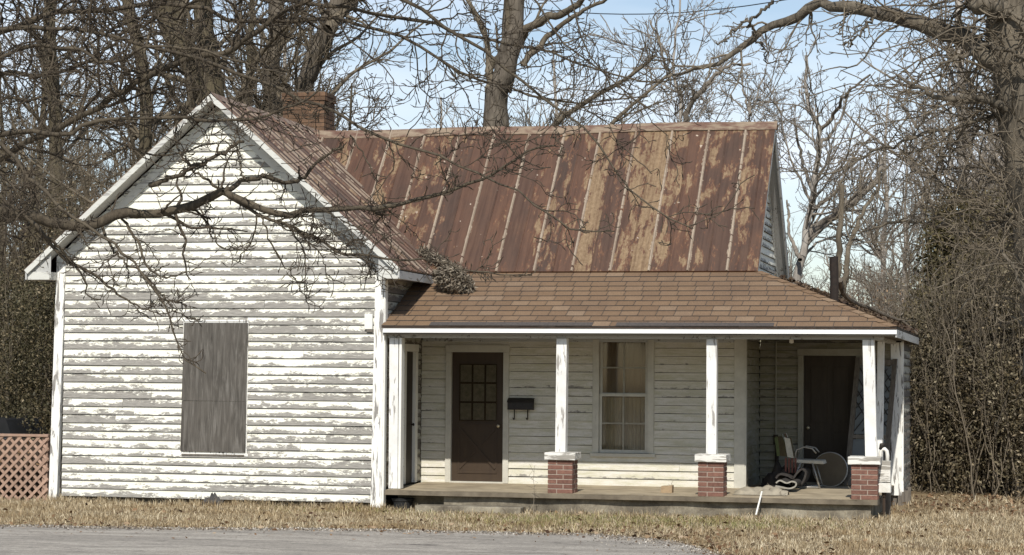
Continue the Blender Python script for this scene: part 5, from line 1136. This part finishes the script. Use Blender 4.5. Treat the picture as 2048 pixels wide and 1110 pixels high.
V, Fq = join([(a3, bud_radii(b3, r, 1.7), 4)]); np_mesh('twigs', V, Fq, 'right twigs', rt)

# ---- generic bare trees standing behind the house
def grow_tree(seed, h, r0, lean=(0, 0), nl=26, fine=1400, spread=.36, first=.28, twig=.0062, upn=.5, forks=0, n2=260, n3=None, wob=.012):
    r = np.random.default_rng(seed); n = 26; t = np.linspace(0, 1, n); T = np.zeros((n, 3)); T[:, 2] = t*h; T[:, 0] = lean[0]*t**1.5*h+np.cumsum(r.normal(size=n))*wob*h/6; T[:, 1] = lean[1]*t**1.5*h+np.cumsum(r.normal(size=n))*wob*h/6; T[0, :2] = 0
    R = r0*(1-.86*t**.9)+.01; trunk = (T[None], R[None])
    L1, R1 = spawn(T[None], R[None], nl, r, first, 1, (spread*.6, spread), (.45, .95), upn, .13, 14, .45, r0*.34, .014); L2, R2 = spawn(L1, R1, n2, r, .12, 1, (.25, .6), (.4, .95), upn*.8, .17, 9, .55, r0*.15, twig*1.2)
    L3, R3 = spawn(L2, R2, fine, r, .1, 1, (.25, .6), (.4, .95), upn*.5, .2, 6, .7, twig*1.3, twig); L4, R4 = spawn(L3, R3, int(fine*1.6), r, .15, 1, (.25, .55), (.4, .9), upn*.4, .2, 4, .8, twig, twig*.75)
    return trunk, (L1, R1), (L2, R2), (L3, R3), (L4, R4)
def place_tree(parts, loc, name, label, group, tb, bb, cat='tree', rot=0.0):
    t = thing(name, (loc[0], loc[1], 0), label, cat, group); tr_, l1, l2, l3, l4 = parts; off = np.array([loc[0], loc[1], 0.0])
    V, Fq = join([(tr_[0]+off, tr_[1], 10)]); np_mesh('trunk', V, Fq, tb, t, True)
    V, Fq = join([(l1[0]+off, l1[1], 6), (l2[0]+off, l2[1], 4), (l3[0]+off, l3[1], 3), (l4[0]+off, l4[1], 3)]); np_mesh('crown', V, Fq, bb, t); t.rotation_euler.z = rot; return t
def copy_thing(src, loc, rz, label, sc=1.0):
    c = src.copy(); COL.objects.link(c); c.location = loc; c.rotation_euler = (0, 0, rz); c.scale = (sc, sc, sc)
    if label: c['label'] = label
    for ch in list(src.children):
        d = ch.copy(); COL.objects.link(d); d.parent = c
    return c

# ---- traced big trees directly behind the roof
def traced_tree(pts, Y, ra, rb, label, tb, bb, limbs=(), seed=1, group=None, name='bare_tree', nb=18, fine=650, twig=.0062, n2=150, tops=True, knob=.02):
    r = np.random.default_rng(seed); P = [atY(x, y, Y) for x, y in pts]; b0 = P[0].copy(); b0[2] = 0; b0[0] += (P[0][0]-P[-1][0])*.15*0
    P = np.array([b0]+P); P = resample(np.array(smooth_path([tuple(p) for p in P])), 34); P[1:] += r.normal(size=(33, 3))*knob; R = np.linspace(ra, rb, 34)*(1+r.normal(size=34)*.035)
    t = thing(name, (b0[0], b0[1], 0), label, 'tree', group); V, Fq = tubes(P[None], R[None], 12); np_mesh('trunk', V, Fq, tb, t, True); lst = []
    base_P, base_R = P[None, 14:], R[None, 14:]
    if limbs:
        lp, lr = traced([(q[0], q[1], q[2]) for q in limbs], Y, r, 20, .8, .02); lst.append((lp, lr, 8)); 
    l1, r1 = spawn(base_P, base_R, nb, r, .05, 1, (.28, .75), (.4, 1.0), .35, .15, 12, .4, ra*.22, .012); lst.append((l1, r1, 6))
    if limbs: l1b, r1b = spawn(lp, lr, nb, r, .1, 1, (.25, .7), (.4, 1.0), .35, .17, 12, .4, ra*.2, .010); lst.append((l1b, r1b, 5)); l1 = np.concatenate([l1, l1b]); r1 = np.concatenate([r1, r1b])
    l2, r2 = spawn(l1, r1, n2, r, .1, 1, (.25, .6), (.4, 1.0), .3, .19, 8, .55, .016, twig*1.2); l3, r3 = spawn(l2, r2, fine, r, .1, 1, (.25, .6), (.4, 1.0), .3, .2, 6, .7, twig*1.2, twig); l4, r4 = spawn(l3, r3, fine, r, .1, 1, (.25, .6), (.4, 1.0), .3, .2, 4, .8, twig, twig*.8)
    V, Fq = join(lst+[(l2, r2, 4), (l3, r3, 3), (l4, r4, 3)]); np_mesh('crown', V, Fq, bb, t); return t
traced_tree([(990, 245), (1000, 190), (1018, 110), (1026, 60), (1030, 0), (1032, -120)], 42, .36, .20, 'thick dark bare trunk with a broken stub behind the middle of the roof ridge', 'trunk bark', 'brown bark',
  [([(1028, 100), (1040, 78), (1052, 62), (1095, 35), (1135, 25), (1165, 0), (1190, -20)], .11, .05), ([(1044, 130), (1060, 108), (1085, 90), (1110, 62), (1150, 30), (1200, 5), (1230, -15)], .07, .03), ([(1012, 105), (998, 118), (985, 124), (980, 130), (979, 175)], .10, .085)], 5, nb=6, fine=420, n2=80)
GL = 'ivy-clad trunks behind the left gable'
traced_tree([(425, 230), (405, 170), (365, 90), (340, 40), (320, -60)], 41, .34, .26, 'thick trunk leaning left behind the gable peak', 'ivy bark', 'brown bark', (), 6, GL)
traced_tree([(430, 230), (424, 150), (410, 60), (400, -60)], 42.5, .26, .20, 'upright brown trunk directly behind the gable peak', 'ivy bark', 'brown bark', (), 7, GL)
traced_tree([(541, 230), (543, 140), (552, 60), (556, -60)], 43, .22, .17, 'slim grey trunk between the gable peak and the chimney', 'trunk bark', 'brown bark', (), 8, GL)
traced_tree([(612, 230), (612, 170), (625, 120), (648, 70), (670, 20), (700, -50)], 42, .23, .17, 'trunk leaning right out of the chimney top', 'trunk bark', 'brown bark', [([(655, 60), (690, 20), (730, -10)], .12, .08)], 9, GL)
traced_tree([(292, 260), (285, 140), (270, 60), (245, -40)], 40, .17, .12, 'thin dark trunk left of the gable peak', 'ivy bark', 'brown bark', (), 10, GL)
traced_tree([(112, 400), (108, 200), (98, 60), (110, -60)], 50, .20, .15, 'pale brown trunk at the upper left of the photo', 'ivy bark', 'brown bark', (), 11, GL)


GR = 'pale bare trees to the right of the rusty roof'
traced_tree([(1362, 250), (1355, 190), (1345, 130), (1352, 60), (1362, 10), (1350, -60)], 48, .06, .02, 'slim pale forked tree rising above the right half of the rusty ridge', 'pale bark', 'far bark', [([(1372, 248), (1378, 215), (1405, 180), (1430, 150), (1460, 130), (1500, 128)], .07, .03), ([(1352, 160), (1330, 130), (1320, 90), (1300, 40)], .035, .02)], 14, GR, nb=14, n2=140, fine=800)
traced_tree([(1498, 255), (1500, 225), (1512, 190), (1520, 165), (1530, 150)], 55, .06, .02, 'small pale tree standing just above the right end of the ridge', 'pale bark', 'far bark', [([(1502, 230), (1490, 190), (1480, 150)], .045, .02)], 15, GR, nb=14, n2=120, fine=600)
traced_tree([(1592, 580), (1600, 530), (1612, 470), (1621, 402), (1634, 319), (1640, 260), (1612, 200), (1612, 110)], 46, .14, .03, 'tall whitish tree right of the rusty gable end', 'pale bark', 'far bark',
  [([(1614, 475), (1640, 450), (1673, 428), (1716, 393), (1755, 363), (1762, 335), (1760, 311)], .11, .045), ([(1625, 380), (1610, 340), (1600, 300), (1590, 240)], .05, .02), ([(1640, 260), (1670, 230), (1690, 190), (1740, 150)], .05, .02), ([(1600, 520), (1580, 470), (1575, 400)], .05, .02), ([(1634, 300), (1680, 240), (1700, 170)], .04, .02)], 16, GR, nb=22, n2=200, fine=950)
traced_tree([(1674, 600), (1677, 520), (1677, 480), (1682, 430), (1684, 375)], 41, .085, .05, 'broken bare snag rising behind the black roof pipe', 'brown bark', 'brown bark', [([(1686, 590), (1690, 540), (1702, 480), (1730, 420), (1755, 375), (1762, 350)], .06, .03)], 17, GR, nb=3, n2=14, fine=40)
# ---- whole bare trees further back
protos = [grow_tree(101, 12, .17, (.04, 0), 30, 1500, .40, .22), grow_tree(102, 14, .20, (-.05, 0), 30, 1600, .34, .25), grow_tree(103, 10, .13, (.02, 0), 34, 1400, .48, .18, upn=.7), grow_tree(104, 16, .22, (.02, .02), 34, 1700, .30, .2)]
spots = []
r = random.Random(12)
# (pixel x, distance, scale, prototype, pale?)
for i, (px, Y, s, k, pale) in enumerate([
 (60, 66, 1.15, 1, 0), (10, 74, 1.2, 0, 0), (170, 78, 1.2, 2, 0), (260, 74, 1.25, 2, 0), (340, 80, 1.3, 2, 0), (480, 62, 1.2, 1, 0),
 (560, 70, 1.25, 0, 1), (650, 64, .95, 2, 1), (740, 78, 1.05, 2, 1), (830, 70, .9, 2, 1), (900, 88, 1.15, 0, 1), (950, 66, .95, 2, 1), (1080, 64, .98, 2, 1), (1130, 82, 1.2, 0, 1), (1190, 70, .85, 2, 1), (1260, 90, .95, 1, 1), (1420, 95, .95, 0, 1),
  (1760, 78, 1.0, 0, 1), (1810, 60, .8, 2, 1), (1900, 54, .95, 2, 1), (1950, 72, 1.25, 3, 1), (2060, 64, 1.2, 1, 1), (1990, 86, 1.35, 3, 1), (2120, 56, 1.2, 0, 1), (2150, 74, 1.4, 3, 1), (1580, 92, .8, 2, 1)]):
    spots.append((px, Y, s, k, pale))
where = {0: 'in the brown wood left of the gable', 1: 'in the pale wood beyond the roof'}
pos_words = lambda px: ('at the far left edge' if px < 40 else 'above the lattice fence' if px < 130 else 'over the left eave' if px < 240 else 'left of the gable' if px < 300 else 'behind the gable peak' if px < 520 else 'behind the chimney' if px < 700 else 'beyond the left half of the ridge' if px < 1000 else 'just right of the thick dark trunk' if px < 1230 else 'beyond the right half of the ridge' if px < 1550 else 'between the gable end and the black roof pipe' if px < 1690 else 'above the hip of the porch roof' if px < 1850 else 'above the right thicket' if px < 2010 else 'at the right edge')
used = {}; cnt = {}
for px, Y, s, k, pale in spots:
    p = atZ(px, 900, 0); x = atY(px, 700, Y)[0]; key = (k, pale)
    grp = 'brown bare trees of the wood on the left' if not pale else 'pale hazy bare trees beyond the house'
    lab = ('brown twiggy tree ' if not pale else 'pale thin tree ')+pos_words(px)
    cnt[lab] = cnt.get(lab, 0)+1; q = cnt[lab]; sizes = {2: ', taller and further back', 3: ', highest crown', 4: ', faintest one'}
    if q > 1: lab += sizes.get(q, '')
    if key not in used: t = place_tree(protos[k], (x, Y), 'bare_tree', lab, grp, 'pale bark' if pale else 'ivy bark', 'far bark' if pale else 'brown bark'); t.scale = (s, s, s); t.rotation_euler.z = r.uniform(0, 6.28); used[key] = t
    else: copy_thing(used[key], (x, Y, 0), r.uniform(0, 6.28), lab, s)

# ---- thickets: privet, honeysuckle and ivy, thousands of small leaves on bare canes
def thicket(name, label, cx, cy, rx, ry, h, n, mat, seed, size=.07, z0=0.0, stems=130, group=None, cat='shrub', stem_mat='right twigs', shape='dome', stray=.16):
    r = np.random.default_rng(seed); t = thing(name, (cx, cy, 0), label, cat, group); NC = 46
    a = r.uniform(0, 2*np.pi, NC); u = r.uniform(0, 1, NC)
    zc = r.uniform(.04, 1, NC); prof = np.sqrt(np.clip(1-zc**2.2, .02, 1)) if shape == 'dome' else np.clip(1.05-zc, .05, 1)**.75
    rad = np.sqrt(r.uniform(.15, 1, NC)); C_ = np.stack([cx+np.cos(a)*rx*rad*prof, cy+np.sin(a)*ry*rad*prof, z0+zc*h*.93], 1); S_ = r.uniform(.28, .75, NC)*min(rx, 1.4)*(.6+.4*prof)
    pid = r.choice(NC, n, p=S_**2/(S_**2).sum()); d = r.normal(size=(n, 3)); d /= np.linalg.norm(d, axis=1)[:, None]; d *= (r.uniform(.2, 1.0, n)**.4)[:, None]*(1+stray*r.normal(size=n))[:, None]
    P = C_[pid]+d*S_[pid][:, None]*np.array([1, 1, 1.15]); P = P[P[:, 2] > .03]; V, Fq = leaf_cloud(P, size, r, 0, .5, .4); np_mesh('leaves', V, Fq, mat, t)
    if stems:
        b = np.stack([cx+r.normal(0, rx*.45, stems), cy+r.normal(0, ry*.45, stems), np.zeros(stems)], 1); tp = b+np.stack([r.normal(0, rx*.4, stems), r.normal(0, ry*.4, stems), r.uniform(.6, 1.12, stems)*h], 1)
        P = b[:, None]+(tp-b)[:, None]*np.linspace(0, 1, 12)[None, :, None]; w_ = np.cumsum(r.normal(size=(stems, 12, 3))*.05, axis=1); w_[:, 0] = 0; P = P+w_; R = np.linspace(1, .3, 12)[None]*r.uniform(.006, .018, stems)[:, None]
        q, e = spawn(P, R, stems*7, r, .25, 1, (.12, .4), (.4, 1.1), .0, .28, 8, .6, .010, .004); V, Fq = join([(P, R, 5), (q, e, 3)]); np_mesh('canes', V, Fq, stem_mat, t)
    return t
GT = 'tangled evergreen thicket on the right'
X = lambda px, Y: atY(px, 800, Y)[0]
thicket('thicket_shrub', 'dark evergreen shrub standing right beside the rear corner of the house', X(1890, 40), 40, 1.15, 1.3, 3.9, 20000, 'thicket leaves', 1, .066, group=GT)
thicket('thicket_shrub', 'dense olive shrub in the middle of the right thicket', X(1985, 39.5), 39.5, 1.2, 1.3, 4.2, 20000, 'thicket leaves', 2, .066, group=GT)
thicket('thicket_shrub', 'dark shrub at the right edge of the photo', X(2090, 38.5), 38.5, 1.2, 1.3, 4.3, 19000, 'thicket leaves', 3, .066, group=GT)
thicket('cedar', 'tall pointed olive evergreen rising from the right thicket', X(1915, 42.5), 42.5, 1.15, 1.2, 5.9, 24000, 'cedar leaves', 4, .085, stems=30, shape='cone', group=GT, cat='tree')
thicket('cedar', 'broader olive evergreen beyond the right thicket near the edge', X(2010, 44), 44, 1.5, 1.4, 6.1, 24000, 'cedar leaves', 5, .085, stems=30, group=GT, cat='tree')
thicket('cedar', 'rounded brown-green evergreen behind the gnarled tree', X(2100, 44), 44, 1.5, 1.4, 5.8, 13000, 'cedar leaves', 6, .085, stems=30, group=GT, cat='tree')
thicket('brush', 'low brown brush seen over the back of the porch roof', X(1760, 46), 46, 1.7, 1.3, 3.9, 5000, 'dead leaves', 7, .07, stems=150, group='brown brush behind the porch roof', stem_mat='far bark', stray=.3)
thicket('brush', 'twiggy brown brush filling the gap beside the right thicket', X(1835, 44), 44, 1.3, 1.2, 4.0, 6000, 'thicket leaves', 8, .07, stems=150, group='brown brush behind the porch roof', stem_mat='far bark', stray=.3)
thicket('brush', 'low hazy brush behind the black roof pipe', X(1660, 50), 50, 2.2, 1.3, 3.6, 3500, 'dead leaves', 9, .07, stems=140, group='brown brush behind the porch roof', stem_mat='far bark', stray=.3)
GLT = 'dark evergreen thicket on the left'
thicket('thicket_shrub', 'dark green shrub behind the lattice fence beside the house corner', X(85, 40), 40, 1.0, 1.3, 4.0, 20000, 'thicket leaves green', 11, .065, stems=14, stem_mat='brown bark', group=GLT)
thicket('thicket_shrub', 'dark green shrub at the left edge of the photo', X(-20, 41), 41, 1.2, 1.3, 4.3, 21000, 'thicket leaves green', 12, .065, stems=14, stem_mat='brown bark', group=GLT)
thicket('thicket_shrub', 'brown-green vine mass above the left thicket', X(120, 46), 46, 1.9, 1.2, 6.4, 14000, 'thicket leaves', 13, .08, stems=160, group=GLT, stray=.3, stem_mat='brown bark')
thicket('thicket_shrub', 'tall brown vine mass at the upper left', X(10, 47), 47, 1.8, 1.2, 7.4, 11000, 'thicket leaves', 14, .08, stems=180, group=GLT, stray=.35, stem_mat='brown bark')
thicket('thicket_shrub', 'brown vine tangle between the gable and the left trunks', X(230, 48), 48, 1.8, 1.2, 6.9, 8000, 'dead leaves', 15, .075, stems=200, group=GLT, stray=.35, stem_mat='brown bark')
thicket('thicket_shrub', 'brown twig tangle right behind the gable peak', X(350, 50), 50, 1.8, 1.2, 7.4, 4500, 'dead leaves', 16, .075, stems=200, group=GLT, stray=.35, stem_mat='brown bark')
# far tree line as one mass
r_ = np.random.default_rng(3); N = 260; xs = r_.uniform(-75, 45, N); ys = r_.uniform(120, 150, N); hh = r_.uniform(5, 8.5, N)
P = np.zeros((N, 8, 3)); P[:, :, 0] = xs[:, None]; P[:, :, 1] = ys[:, None]; P[:, :, 2] = hh[:, None]*np.linspace(0, 1, 8)[None]; P[:, 1:, :2] += np.cumsum(r_.normal(size=(N, 7, 2))*.12, axis=1); R = np.linspace(1, .3, 8)[None]*np.full((N, 1), .12)
q1, e1_ = spawn(P, R, N*14, r_, .2, 1, (.2, .5), (.4, 1.0), .4, .2, 6, .6, .06, .03); q2, e2_ = spawn(q1, e1_, N*40, r_, .2, 1, (.3, .6), (.4, 1.0), .3, .2, 4, .7, .035, .028)
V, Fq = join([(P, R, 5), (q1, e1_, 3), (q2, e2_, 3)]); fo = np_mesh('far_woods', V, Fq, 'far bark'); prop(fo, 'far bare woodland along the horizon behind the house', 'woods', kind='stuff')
